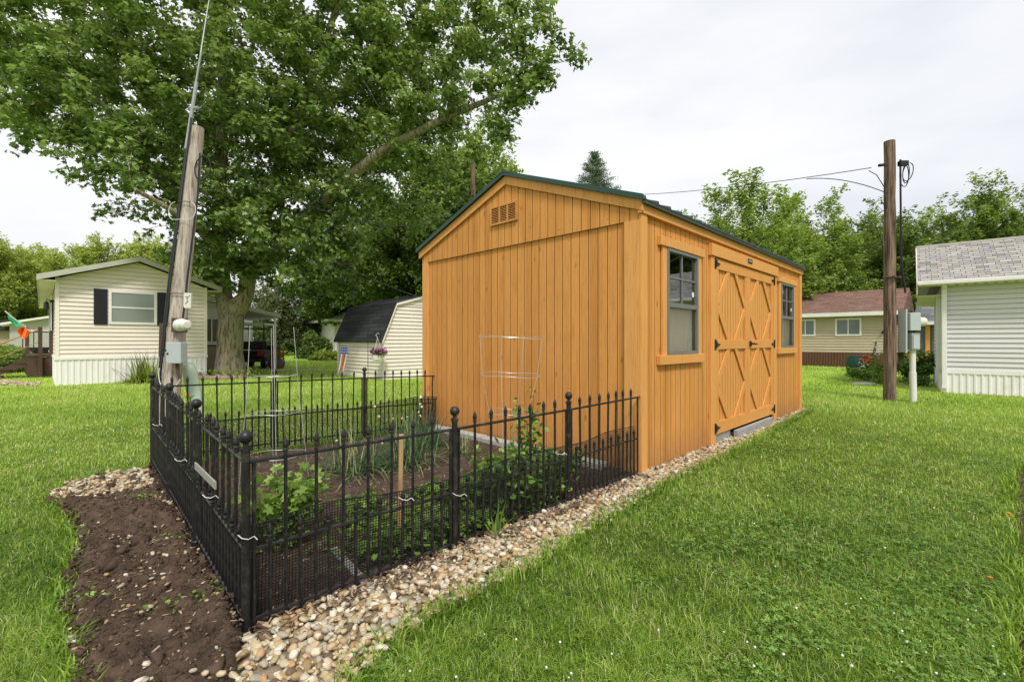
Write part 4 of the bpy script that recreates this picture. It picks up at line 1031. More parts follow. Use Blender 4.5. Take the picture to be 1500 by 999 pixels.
ci = rng.choice(thin, NC, p=wt); CP = Pn[ci]+rng.normal(size=(NC,3))*.10; ct = rng.random(NC)
NL = 138000
idx = rng.integers(0, NC, NL); q = rng.normal(size=(NL,3)); q /= np.linalg.norm(q,axis=1)[:,None]; q *= (rng.random(NL)**.5)[:,None]
P = CP[idx]+q*np.array([.34,.34,.20]); P[:,2] = np.where(P[:,2] < 2.5, 2.5+rng.random(NL)*1.5, P[:,2])
cen = np.array([0,-1.0,6.5]); out = (P-cen); out /= np.linalg.norm(out,axis=1)[:,None]
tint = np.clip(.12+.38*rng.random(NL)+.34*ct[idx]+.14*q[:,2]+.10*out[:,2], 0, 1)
nrm_extra = q*.9+out*.2; nrm_extra[:,2] += .25
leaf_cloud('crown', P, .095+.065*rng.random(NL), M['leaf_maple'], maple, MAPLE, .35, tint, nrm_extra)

# generic background trees
def make_tree(name, blobs, seeds, mat, nleaf, ls, label, group=None, step=.5, bark='bark_dark', spread=.38, cat='tree', droop=0, shape=LEAF, up=.5, dk=.75):
    root = thing(name, label, cat, (0,0,0), 0, group)
    a = np.concatenate([ellip(c, r_, n) for c, r_, n in blobs]); a = a[a[:,2] > .3]
    Pn, par, fixed, nfix = colonize(seeds, a, step, 6, dk, 70)
    rad = tree_mesh(root, Pn, par, fixed, M[bark], .014, 2.2)
    ids = np.arange(nfix, len(Pn)); ns = max(200, nleaf//34); si = rng.choice(ids, ns); so_ = Pn[si]+rng.normal(size=(ns,3))*spread*.6
    cc = Pn[ids].mean(0); od = so_-cc; od[:,2] *= .3; od /= np.linalg.norm(od,axis=1)[:,None]+1e-6
    sdv = od*.8+rng.normal(size=(ns,3))*.45; sdv[:,2] += (.9 if droop == 0 else -.7); sdv /= np.linalg.norm(sdv,axis=1)[:,None]
    kk = rng.integers(0, ns, nleaf); idx = si[kk]; tt = rng.random(nleaf)**.8*.95
    P = so_[kk]+sdv[kk]*tt[:,None]+rng.normal(size=(nleaf,3))*(.17*(1.15-tt))[:,None]
    zmin, zmax = P[:,2].min(), P[:,2].max(); P = P[P[:,2] > .05]; nleaf = len(P)
    c = P.mean(0); out = P-c; out /= np.linalg.norm(out,axis=1)[:,None]+1e-6
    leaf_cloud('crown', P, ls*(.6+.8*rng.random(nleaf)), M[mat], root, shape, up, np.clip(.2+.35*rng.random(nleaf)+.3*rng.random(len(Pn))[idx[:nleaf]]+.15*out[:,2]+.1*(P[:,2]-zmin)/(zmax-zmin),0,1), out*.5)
    return root
def place(o, loc, rz, s, label=None, sz=None):
    o.location = loc; o.rotation_euler = (0,0,rz); o.scale = (s,s,sz or s)
    if label: o['label'] = label
def dup(o, loc, rz, s, label, sz=None, mats=None):
    r_ = o.copy(); COL.objects.link(r_); place(r_, loc, rz, s, label, sz)
    for ch in o.children:
        c = ch.copy(); COL.objects.link(c); c.parent = r_
        if mats and c.name.startswith('crown'):
            c.data = c.data.copy(); c.data.materials[0] = M[mats]
    return r_
GB = 'background trees behind the houses'
# plume-shaped maple: several ascending pointed leaders
def plume(rr, hh, seed):
    random.seed(seed); bl = []; sd_ = [[((0,0,0),.30),((0,0,2),.24),((0,0,hh*.45),.16)]]
    for k in range(7):
        a = 6.28*k/7+random.random()*.6; q = rr*(.35+.35*random.random()); top = hh*(.72+.28*random.random()) if k else hh
        x, y = q*math.cos(a), q*math.sin(a)
        for j in range(5):
            t = j/4; z = 2.0+(top-2.5)*t; w_ = (.58-.42*t)*rr+.25
            bl.append(((x*(1+.2*t)+random.gauss(0,.15), y*(1+.2*t)+random.gauss(0,.15), z), (w_, w_, (top-2)/7+.2), int(40*(1.1-t*.6))))
        sd_.append([((0,0,1.5+.3*k),.14),((x*.6,y*.6,hh*.4),.09),((x*1.1,y*1.1,top*.85),.03)])
    return bl, sd_
bl, sd_ = plume(3.0, 11.5, 3); t1 = make_tree('shade_tree', bl, sd_, 'leaf_bright', 56000, .155, 'x', GB, spread=.30, dk=.6)
bl, sd_ = plume(3.3, 12.0, 9); t2 = make_tree('shade_tree', bl, sd_, 'leaf_mid', 56000, .155, 'x', GB, spread=.30, dk=.6)
bl, sd_ = plume(3.0, 12.5, 17); t3 = make_tree('shade_tree', bl, sd_, 'leaf_mid', 56000, .155, 'x', GB, spread=.30, dk=.6)
rb = [((0,0,5.0),(3.4,3.4,2.8),150), ((-1.6,.4,7.0),(2.2,2.2,2.2),80), ((1.7,-.5,7.6),(2.2,2.2,2.0),80), ((.3,.6,9.2),(1.8,1.8,1.6),60), ((2.6,.2,4.4),(1.6,1.6,1.5),40), ((-2.8,-.3,4.2),(1.6,1.6,1.6),40)]
t4 = make_tree('shade_tree', rb, [[((0,0,0),.28),((0,0,2.4),.22),((.1,0,6),.12)]], 'leaf_mid', 56000, .165, 'x', GB, spread=.34, dk=.6)
def px_pos(px, Y): return ((px-750)/F*Y, Y, 0)
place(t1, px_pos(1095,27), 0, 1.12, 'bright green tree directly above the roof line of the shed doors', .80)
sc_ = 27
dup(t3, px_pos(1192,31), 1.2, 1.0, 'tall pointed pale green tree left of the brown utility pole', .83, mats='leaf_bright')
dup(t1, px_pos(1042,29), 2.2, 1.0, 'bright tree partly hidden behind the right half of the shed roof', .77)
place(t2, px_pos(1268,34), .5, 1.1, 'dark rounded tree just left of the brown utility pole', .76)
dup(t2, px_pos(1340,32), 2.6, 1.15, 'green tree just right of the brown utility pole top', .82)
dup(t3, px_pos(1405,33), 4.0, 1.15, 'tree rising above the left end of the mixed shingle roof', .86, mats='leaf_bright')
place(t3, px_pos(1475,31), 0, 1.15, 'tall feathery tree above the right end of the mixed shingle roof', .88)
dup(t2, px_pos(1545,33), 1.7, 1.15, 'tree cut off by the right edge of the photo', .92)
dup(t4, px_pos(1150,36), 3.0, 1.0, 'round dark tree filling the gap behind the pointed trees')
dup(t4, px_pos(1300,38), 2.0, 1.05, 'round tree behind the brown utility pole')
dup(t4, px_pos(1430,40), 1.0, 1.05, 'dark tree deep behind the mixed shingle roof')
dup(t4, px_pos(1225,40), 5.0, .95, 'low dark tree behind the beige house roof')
for k, (x, y, sc_) in enumerate(((24,8,1.0),(27,14,1.1),(33,20,1.1),(22,1,1.0))):
    dup(t4, (x,y,0), k*1.3, sc_, ['tree off to the right whose reflection shows in the shed windows','second tree beyond the pale grey house seen only in the shed panes','far tree right of the photo behind the pale grey house','nearest tree right of the photo beyond the lawn'][k])
# between maple and shed
place(t4, px_pos(632,28), 0, 1.15, 'broad green tree just left of the shed gable', 1.18)
dup(t4, px_pos(575,33), 2.1, 1.05, 'green tree behind the white gambrel shed')
dup(t4, px_pos(708,33), 4.4, 1.18, 'light green tree behind the peak of the shed', 1.42, mats='leaf_bright')
dup(t3, px_pos(668,35), 1.4, 1.2, 'tall light green tree left of the shed peak', 1.12, mats='leaf_bright')
dup(t4, px_pos(510,38), 1.1, 1.05, 'tree behind the lowest branches of the huge maple')
dup(t4, px_pos(600,42), .4, 1.25, 'large dark tree at the back between maple and shed')
dup(t3, px_pos(800,46), .4, .92, 'small tree tip showing over the shed roof beside the spruce')
# left
for (px, Y, s, src, lab, mt) in ((15,48,1.0,t4,'yellow-green tree at the far left edge','leaf_yellow'),(75,56,1.12,t4,'far tree above the grey neighbour house','leaf_yellow'),(150,44,.98,t4,'yellow-green tree behind the ridge of the cream house','leaf_yellow'),(215,50,1.12,t4,'tree behind the cream house beside the maple branches','leaf_yellow'),
                             (-40,44,1.1,t4,'tree cut off by the left edge of the photo','leaf_yellow'),(270,46,.9,t4,'tree between the cream house and the maple trunk','leaf_bright'),(45,70,1.35,t4,'taller hazy tree far behind the left houses','leaf_yellow')):
    dup(src, px_pos(px,Y), random.random()*6, s, lab, mats=mt)
# dark cedars
cb = [((0,0,1.8),(1.5,1.5,1.7),80), ((0,0,4.0),(1.4,1.4,1.8),70), ((0,0,6.2),(.9,.9,1.7),40), ((1.1,.2,2.6),(1.0,1.0,1.6),30), ((-1.1,.2,2.2),(1.0,1.0,1.6),30)]
c1 = make_tree('cedar_tree', cb, [[((0,0,0),.16),((0,0,2),.13),((0,0,6.5),.05)]], 'leaf_dark', 15000, .15, 'x', 'dark cedars behind the lawn', spread=.28, dk=.5, droop=.6)
GC = 'dark cedars behind the lawn'
place(c1, px_pos(408,38), 0, .92, 'leftmost dark cedar behind the flower pot')
dup(c1, px_pos(440,40), 1.4, .95, 'second dark cedar from the left behind the far lawn')
dup(c1, px_pos(475,41), 2.8, 1.0, 'dark cedar behind the round bush and hostas')
dup(c1, px_pos(392,44), 3.4, 1.05, 'dark cedar closest to the golf cart')
dup(c1, px_pos(515,44), 4.1, 1.15, 'dark cedar behind the small white house')
dup(c1, px_pos(550,46), 5.1, 1.25, 'dark cedar above the roof of the small white house')

# spruce
def spruce(loc, hh, label):
    root = thing('spruce_tree', label, 'tree', loc); mb = MB(); mb.tube([(0,0,0),(0,0,hh*.5),(0,0,hh)], [.28,.16,.02], 8); P = []; O = []
    z = hh*.5
    while z < hh-.1:
        t = z/hh; L = min(3.6, 8.5*(1-t)**.95)+.10; nb = 11
        for k in range(nb):
            a = random.random()*6.283; l = L*(.65+.45*random.random()); e = Vector((l*math.cos(a), l*math.sin(a), z+.12*l+(.3*l*(t-.5))))
            mb.tube([(0,0,z),(e.x*.6,e.y*.6,z-.02*l),tuple(e)], [.03,.018,.006], 3, False)
            m_ = int(20+70*l)
            for i in range(m_):
                f = random.random()**.6; P.append((e.x*f+random.gauss(0,.10+.04*l), e.y*f+random.gauss(0,.10+.04*l), z+(e.z-z)*f-random.random()*.16))
        z += .34
    mb.build('trunk', M['bark_dark'], root); P = np.array(P); n = len(P)
    leaf_cloud('crown', P, .12+.10*rng.random(n), M['needle'], root, (LEAF[0]*np.array([1,.35,1]), LEAF[1]), .2, np.clip(rng.random(n)*.8+.1,0,1))
spruce(px_pos(871,40), 17.6, 'pointed spruce tree rising behind the shed roof')
print('trees done')

# bushes
def bush(name, px, Y, w_, h_, n, ls, mat, label, cat='bush', shape=LEAF, group=None):
    x, y, _ = px_pos(px, Y); root = thing(name, label, cat, (x,y,0), 0, group); mb = MB()
    for k in range(9): a = k*.7; mb.tube([(0,0,-.05),(w_*.3*math.cos(a),w_*.3*math.sin(a),h_*.5),(w_*.45*math.cos(a),w_*.45*math.sin(a),h_*.8)], [.03,.02,.008], 4)
    mb.build('stem', M['bark_dark'], root)
    v = rng.normal(size=(n,3)); v /= np.linalg.norm(v,axis=1)[:,None]; v[:,2] = np.abs(v[:,2])*1.0
    rr = (.72+.28*rng.random(n))*(1+.16*np.sin(v[:,0]*5+v[:,2]*4)); P = v*rr[:,None]*np.array([w_/2,w_/2,h_]); P[:,2] += .02
    leaf_cloud('foliage', P, ls*(.7+.6*rng.random(n)), M[mat], root, shape, .4, np.clip(rng.random(n)*.6+.3*v[:,2],0,1), v*.8); return root
bush('round_bush', 463, 31, 2.3, 1.75, 5000, .14, 'leaf_mid', 'round dark green bush beside the small white house')
bush('hosta_clump', 480, 28.5, 1.9, .55, 1500, .22, 'leaf_yellow', 'low yellow-green hosta clump in front of the round bush', 'plant')
bush('hedge_bush', 12, 24, 2.2, 1.0, 3500, .11, 'leaf_bright', 'clipped bright green hedge at the left edge by the steps')
bush('hedge_bush', -10, 17, 2.0, 1.0, 3500, .09, 'leaf_bright', 'nearer green bush cut by the left edge of the photo')
# flowers at the foot of the maple
n = 900; a = rng.random(n)*6.28; rr = .62+.45*rng.random(n); P = np.column_stack([TB.x+rr*np.cos(a), TB.y+rr*np.sin(a)*.9, .03+.28*rng.random(n)**1.5*(1.1-(rr-.6))])
o = leaf_cloud('coleus_plants', P, .06+.05*rng.random(n), M['leaf_yellow'], None, LEAF, .8); tag(o, 'low yellow-green plants ringing the foot of the huge maple', 'plants', kind='stuff')
for k in range(12):
    a = -2.7+k*.19+random.gauss(0,.04); mb = MB(); r_ = .10+.06*random.random()
    v, f = I2; mb.add([(p[0]*r_*1.2, p[1]*r_, p[2]*r_*.7*(1+.2*math.sin(p[0]*4+k))) for p in v], [tuple(q) for q in f]); o = mb.build('edging_stone', pmat('pink grey stone', (.30,.21,.18), .9, .3, 6), smooth=True)
    o.location = (TB.x+.98*math.cos(a), TB.y+.95*math.sin(a), .04); o.rotation_euler = (0,0,random.random()*6); tag(o, 'pinkish rounded edging stone at the foot of the huge maple', 'stone', 'edging stones around the maple')

# ------------------------------------------------------------------ generic parts for houses
def hwindow(parent, O, U, Nn, u0, u1, z0, z1, split='h', frame=.05, fm='white', pm='pane', pm2=None, proud=.055):
    def bx(mb, a0, a1, c0, c1, d0, d1):
        p = [wall_pt(O,U,Nn,a0,d1,c0), wall_pt(O,U,Nn,a1,d1,c0), wall_pt(O,U,Nn,a1,d1,c1), wall_pt(O,U,Nn,a0,d1,c1)]
        mb.prism(p, (Nn[0]*(d0-d1), Nn[1]*(d0-d1), 0))
    fr = MB(); bx(fr,u0,u1,z1-frame,z1,0,proud); bx(fr,u0,u1,z0,z0+frame,0,proud); bx(fr,u0,u0+frame,z0+frame,z1-frame,0,proud); bx(fr,u1-frame,u1,z0+frame,z1-frame,0,proud)
    zm = (z0+z1)/2; um = (u0+u1)/2
    if split == 'h': bx(fr,u0+frame,u1-frame,zm-.02,zm+.02,.0,proud-.006)
    else: bx(fr,um-.02,um+.02,z0+frame,z1-frame,.012,proud-.006)
    w_ = fr.build('window', M[fm], parent)
    if split == 'h': pr = [(u0+frame,u1-frame,z0+frame,zm-.02,pm), (u0+frame,u1-frame,zm+.02,z1-frame,pm2 or pm)]
    else: pr = [(u0+frame,um-.02,z0+frame,z1-frame,pm), (um+.02,u1-frame,z0+frame,z1-frame,pm2 or pm)]
    for a0,a1,c0,c1,mt in pr: p = MB(); bx(p,a0,a1,c0,c1,0.030,.034); p.build('pane', M[mt], w_)
    return w_
def corr(mb, O, U, Nn, u0, u1, z0, z1, pitch=.12, d=.014):      # ribbed skirting
    u = u0
    while u < u1-1e-3:
        e = min(u+pitch, u1); s = [(u,0),(u+(e-u)*.55,0),(u+(e-u)*.65,d),(u+(e-u)*.9,d),(e,0)]
        for a, b in zip(s[:-1], s[1:]): mb.add([wall_pt(O,U,Nn,a[0],a[1],z0), wall_pt(O,U,Nn,b[0],b[1],z0), wall_pt(O,U,Nn,b[0],b[1],z1), wall_pt(O,U,Nn,a[0],a[1],z1)], [(0,1,2,3)])
        u = e

# cream mobile home
hc = thing('mobile_home', 'cream sided mobile home with black shutters behind the leaning pole', 'house', hl, A)
HW, HLn = 3.36, 14.0; hz0, hz1, hzr = .72, 2.82, 3.42
def hs(z): 
    if z <= hz1: return (0.0, HW)
    k = (z-hz1)/(hzr-hz1)*HW/2; return (k, HW-k)
mb = MB(); lap(mb, (0,0), (1,0), (0,-1), hs, hz0, hzr, .115, .022); mb.build('gable_wall', M['cream'], hc, mat2=M['lap_shadow'])
mb = MB(); lap(mb, (0,0), (0,1), (-1,0), lambda z: (0,HLn), hz0, hz1, .105, .014); mb.build('side_wall', M['cream'], hc, mat2=M['lap_shadow'])
mb = MB(); lap(mb, (HW,0), (0,1), (1,0), lambda z: (0,HLn), hz0, hz1, .105, .014); mb.build('side_wall', M['cream'], hc, mat2=M['lap_shadow'])
mb = MB(); mb.prism([(0,HLn,0),(HW,HLn,0),(HW,HLn,hz1),(HW/2,HLn,hzr),(0,HLn,hz1)], (0,-.02,0)); mb.build('rear_wall', M['cream'], hc)
mb = MB(); mb.box(-.02,.06,-.024,.06,hz0,hz1+.02); mb.build('corner_post', M['cream_light'], hc)
mb = MB(); mb.box(HW-.06,HW+.02,-.024,.06,hz0,hz1+.02); mb.build('corner_post', M['cream_light'], hc)
mb = MB(); corr(mb, (0,-.01), (1,0), (0,-1), -.01, HW+.01, -.02, hz0-.05); corr(mb, (-.01,0), (0,1), (-1,0), -.01, HLn, -.02, hz0-.05); mb.box(-.03,HW+.03,-.04,.0,hz0-.05,hz0+.01); mb.box(-.04,0.0,.001,HLn,hz0-.05,hz0+.01); mb.box(.02,HW-.02,.02,HLn-.05,0,.6); mb.build('skirting', M['white'], hc)
for sg in (0,1):
    e = -.34 if sg == 0 else HW+.34; ze = hz1-.075; mb = MB(); mb.prism([(e,-.32,ze+.04),(HW/2,-.32,hzr+.06),(HW/2,-.32,hzr+.12),(e,-.32,ze+.10)], (0,HLn+.5,0)); mb.build('roof', M['roof_trim'], hc)
    fb = MB(); fb.prism([(e,-.345,ze-.03),(HW/2,-.345,hzr+.0),(HW/2,-.345,hzr+.13),(e,-.345,ze+.115)], (0,.024,0)); fb.box(min(e,e-.02),max(e,e+.02),-.33,HLn+.2,ze-.04,ze+.11); fb.build('fascia', M['roof_trim'], hc)
    so_ = MB(); so_.box(min(e+.02,0) if sg == 0 else HW+.001, -.001 if sg == 0 else e-.02, -.32, HLn+.2, ze-.03, ze-.015); so_.build('soffit', M['soffit'], hc)
mb = MB(); mb.lathe([(.07,0),(.07,.2),(.1,.21),(.1,.26)], 10, (1.15,2.2,3.2)); mb.build('roof_vent', M['galv'], hc)
mb = MB(); mb.lathe([(.04,0),(.04,.3)], 10, (.9,1.9,3.1)); mb.build('roof_vent', M['white'], hc)
hwindow(hc, (0,0), (1,0), (0,-1), 1.04, 2.11, 1.64, 2.58, 'h', .06, pm='blind', pm2='blind')
for a, b in ((.73,1.015),(2.13,2.42)):
    s = MB(); s.box(a,b,-.045,-.015,1.62,2.60)
    for i in range(30): s.box(a+.03,b-.03,-.050,-.0455,1.66+i*.03,1.672+i*.03)
    s.build('shutter', M['shutter'], hc)
for (a, b) in ((3.2,3.9),(6.6,7.5),(9.5,10.4)):
    hwindow(hc, (0,0), (0,1), (-1,0), a, b, 1.5, 2.45, 'h', .06)
    for c_ in (a-.25, b+.02): s = MB(); s.box(-.05,-.02,c_,c_+.23,1.5,2.45); s.build('shutter', M['shutter'], hc)
d_ = MB(); d_.box(-.05,-.015,4.5,5.4,.76,2.7); d_.build('door', M['white'], hc)
lm = MB(); lm.box(-.10,-.0,2.62,2.74,2.33,2.40); lm.lathe([(.02,0),(.07,.02),(.055,.2),(.02,.24)], 8, (-.17,2.68,2.12)); lm.tube([(-.05,2.68,2.37),(-.17,2.68,2.42),(-.17,2.68,2.34)], .012, 6); lm.build('porch_lamp', M['shutter'], hc)
# steps and deck
st = thing('wooden_steps', 'dark brown wooden steps with railing posts beside the cream house', 'steps', hl, A)
mb = MB(); mb.box(-.62,-.03,4.25,6.3,.66,.72); mb.build('landing', M['brown_wood'], st)
for k in range(3): mb = MB(); mb.box(-.62-.27*(k+1),-.62-.27*k+.03,4.3,5.3,.66-.2*(k+1)-.04,.66-.2*(k+1)); mb.build('tread', M['brown_wood'], st)
mb = MB()
for y in (4.3,5.26): mb.prism([(-.62,y,.66),(-.62,y,.36),(-1.5,y,-.02),(-1.5,y,.08)], (0,.04,0))
mb.box(-.60,-.05,4.27,4.31,.05,.65); mb.build('stringer', M['brown_wood'], st)
for (x, y, z) in ((-.30,4.2,1.62),(-.62,6.25,1.62),(-1.38,4.22,1.02),(-1.38,5.34,1.02),(-.05,4.2,1.5)): mb = MB(); mb.box(x-.05,x+.05,y-.05,y+.05,0,z); mb.build('post', M['brown_wood'], st)
mb = MB(); mb.tube([(-1.38,4.22,.95),(-.30,4.2,1.55)], .02, 6); mb.tube([(-1.38,4.22,.55),(-.30,4.2,1.15)], .012, 6); mb.tube([(-.62,6.25,1.55),(-.30,4.2,1.6)], .02, 6); mb.build('railing', M['stake'], st)
# flag
fl = thing('flag', 'green, white and orange flag hanging from a slanted pole by the steps', 'flag', at(40,470,14.2))
pa = at(44,486,14.2)-fl.location; pb = at(7,456,13.8)-fl.location; mb = MB(); mb.tube([tuple(pa),tuple(pb)], .014, 6); mb.build('flagpole', M['white'], fl)
def cloth(poly_rows, name, mat):
    mb = MB(); n_ = len(poly_rows[0]); m_ = len(poly_rows)
    mb.add([p for r_ in poly_rows for p in r_], [(i*n_+j, i*n_+j+1, (i+1)*n_+j+1, (i+1)*n_+j) for i in range(m_-1) for j in range(n_-1)]); return mb.build(name, mat, fl, smooth=True)
def fr_(pxs): return [at(x,y,14.0+.08*math.sin(i*1.7))-fl.location for i,(x,y) in enumerate(pxs)]
def strip(top, bot, k=6):
    rows = []
    for i in range(k+1):
        t = i/k; row = []
        for (a, b) in zip(top, bot): q = (a[0]+(b[0]-a[0])*t, a[1]+(b[1]-a[1])*t); row.append(at(q[0],q[1],14.0+.10*math.sin(q[0]*.35+q[1]*.2))-fl.location)
        rows.append(row)
    return rows
cloth(strip([(11,462),(18,465),(26,470),(35,475)], [(13,470),(18,474),(24,479),(30,478)]), 'green_stripe', M['flag_green'])
cloth(strip([(35,475),(37,477),(38,478)], [(30,478),(33,480),(37,480)]), 'white_stripe', M['flag_white'])
cloth(strip([(30,480),(35,480),(40,484),(45,489)], [(25,486),(31,494),(35,499),(42,492)]), 'orange_stripe', M['flag_orange'])

# sunroom / second home behind the maple
s2 = thing('white_sunroom', 'white home with tan lower wall and sloping awning behind the maple trunk', 'house', (-11.65,17.4,0), A)
mb = MB(); lap(mb, (0,0), (1,0), (0,-1), lambda z: (0,1.0), 1.0, 2.2, .12, .01); mb.box(0,1.0,.01,3.0,.0,2.2); mb.build('wall', M['white'], s2, mat2=M['lap_shadow'])
mb = MB(); mb.box(-.005,1.01,-.03,-.001,0,.97); mb.build('lower_wall', pmat('tan panel', (.30,.225,.18), .8), s2)
mb = MB(); mb.box(-.01,1.02,-.06,-.001,.972,1.02); mb.build('sill', M['shutter'], s2)
mb = MB(); mb.prism([(-.3,-.4,2.75),(2.7,-.4,2.12),(2.7,-.4,2.26),(-.3,-.4,2.9)], (0,4.0,0)); mb.build('awning', M['roof_trim'], s2)
mb = MB(); mb.prism([(-.001,0,2.2),(1.0,0,2.2),(1.0,0,2.46),(-.001,0,2.72)], (0,.05,0)); mb.build('upper_wall', M['white'], s2)
hwindow(s2, (0,0), (1,0), (0,-1), .1, .62, 1.10, 2.05, 'v', .05, pm='pane')
mb = MB(); mb.box(1.0,3.0,4.2,4.26,.0,2.3); mb.build('rear_wall', M['white'], s2)
for x_ in (2.5,): mb = MB(); mb.box(x_,x_+.07,-.3,-.23,0,2.14); mb.build('awning_post', M['white'], s2)
mb = MB(); mb.box(-1.2,3.5,-.9,-.2,-.01,.012); o = mb.build('concrete_path', M['concrete']); o.location = (-11.3,19.2,0); o.rotation_euler = (0,0,R(8)); o.scale = (1,1,1); o['kind'] = 'structure'

# golf cart (rear view)
gc = thing('golf_cart', 'black golf cart with white roof parked behind the maple trunk', 'golf cart', (px_pos(367,19.6)[0],19.6,0), R(14))
mb = MB()
mb.prism([(-.55,-.1,.30),(.55,-.1,.30),(.55,-.15,.62),(-.55,-.15,.62)], (0,2.0,0)); mb.box(-.50,.50,-.55,-.12,.30,.40); mb.prism([(-.5,1.9,.3),(-.5,2.4,.35),(-.5,2.25,.75),(-.5,1.8,.95)], (1.0,0,0)); cb_ = mb.build('body', M['shutter'], gc, bevel=.03)
for z, y in ((.72,.25),(.72,.75)): mb = MB(); mb.box(-.52,.52,y-.2,y+.2,z-.08,z+.05); mb.build('seat', M['hinge'], gc, bevel=.03)
mb = MB(); mb.box(-.5,.5,.45,.53,.8,1.15); mb.build('backrest', M['hinge'], gc, bevel=.03)
mb = MB(); mb.box(-.62,.62,-.35,1.9,1.86,1.92); mb.build('roof', M['white'], gc, bevel=.02)
mb = MB()
for x in (-.54,.54):
    for y in (-.15,1.8): mb.tube([(x,y,.6),(x,y*.95,1.87)], .02, 6)
mb.tube([(-.54,-.15,.75),(-.55,-.55,.75),(.55,-.55,.75),(.54,-.15,.75)], .02, 6); mb.tube([(-.55,-.55,.4),(-.55,-.55,.76)], .02, 6); mb.tube([(.55,-.55,.4),(.55,-.55,.76)], .02, 6); mb.tube([(-.54,-.13,1.7),(-.54,1.73,1.7),(.54,1.73,1.7),(.54,-.13,1.7),(-.54,-.13,1.7)], .02, 6); mb.build('frame', M['hinge'], gc)
for x in (-.5,.5):
    for y in (.1,1.9):
        mb = MB(); mb.lathe([(.13,-.09),(.22,-.10),(.25,-.07),(.25,.07),(.22,.10),(.13,.09)], 18); mb.v = [(x+c_, y+a, .25+b) for a,b,c_ in mb.v]; wh = mb.build('wheel', M['tyre'], gc, smooth=True)
        h_ = MB(); h_.lathe([(.01,-.095),(.13,-.08),(.13,.08),(.01,.095)], 14); h_.v = [(x+c_, y+a, .25+b) for a,b,c_ in h_.v]; h_.build('rim', M['white'], wh, smooth=True)
for x in (-.42,.42): mb = MB(); mb.box(x-.10,x+.10,-.19,-.151,.55,.80); mb.build('tail_light', M['red'], gc, bevel=.01)

# flower pot on lawn
fp = ground(405,541); ft = thing('flower_pot', 'dark pot of reddish flowers standing on the far lawn', 'flower pot', (fp[0],fp[1],0))
mb = MB(); mb.lathe([(.22,0),(.32,.12),(.33,.30),(.28,.40),(.30,.42),(.26,.42),(.25,.36),(.02,.36)], 18); mb.build('pot', M['terracotta'], ft, smooth=True)
P = ellip((0,0,.5), (.30,.30,.22), 300); leaf_cloud('foliage', P, .09+.04*rng.random(300), M['veg_deep'], ft)
P = ellip((0,0,.58), (.32,.32,.25), 120); leaf_cloud('flowers', P, .09+.03*rng.random(120), M['petal_red'], ft)
P = ellip((.05,-.1,.35), (.22,.2,.25), 60); leaf_cloud('pale_flowers', P, .10+.03*rng.random(60), M['petal_pink'], ft)

# gambrel shed
G0 = Vector((-3.86,14.0,0)); gs = thing('gambrel_shed', 'small cream storage shed with charcoal gambrel roof', 'shed', G0, A)
GW, GL = 3.0, 3.1; gz = [(-.08,1.13),(.42,2.31),(GW/2,2.62),(GW-.42,2.31),(GW+.08,1.13)]
def gspan(z):
    if z < 1.17: return (0, GW)
    if z < 2.31: k = .42*(z-1.17)/1.14; return (k, GW-k)
    k = .42+(GW/2-.42)*(z-2.31)/.31; return (k, max(k, GW-k))
mb = MB(); lap(mb, (0,0), (1,0), (0,-1), gspan, .06, 2.31, .115, .024); lap(mb, (0,0), (1,0), (0,-1), gspan, 2.31, 2.60, .115, .024); mb.build('gable_wall', M['cream_light'], gs, mat2=M['lap_shadow'])
mb = MB(); lap(mb, (0,0), (0,1), (-1,0), lambda z: (0,GL), .06, 1.17, .115, .024); mb.build('front_wall', M['cream_light'], gs, mat2=M['lap_shadow'])
mb = MB(); mb.prism([(0,GL,0),(GW,GL,0),(GW,GL,1.17),(GW-.42,GL,2.3),(GW/2,GL,2.6),(.42,GL,2.3),(0,GL,1.17)], (0,-.03,0)); mb.box(GW-.02,GW,.05,GL-.05,.0,1.17); mb.build('rear_wall', M['cream_light'], gs)
mb = MB()
for a, b in zip(gz[:-1], gz[1:]): mb.prism([(a[0],-.06,a[1]),(b[0],-.06,b[1]),(b[0],-.06,b[1]+.05),(a[0]-(.05 if a[0]<0 else 0),-.06,a[1]+.03)], (0,GL+.12,0))
mb.build('roof', M['sh_dark'], gs)
mb = MB(); mb.box(-.02,GW,-.03,.0,-.02,.07); mb.box(-.03,0,.001,GL,-.02,.07); mb.box(-.022,.05,-.022,.0,.07,1.16); mb.box(-.022,-.001,.0,.05,.07,1.14); mb.build('trim', M['cream_light'], gs)
mb = MB()
for a, b in ((gz[0],gz[1]),(gz[1],gz[2]),(gz[2],gz[3]),(gz[3],gz[4])): mb.prism([(a[0],-.085,a[1]-.05),(b[0],-.085,b[1]-.05),(b[0],-.085,b[1]+.02),(a[0],-.085,a[1]+.02)], (0,.024,0))
mb.build('rake_trim', M['cream_light'], gs)
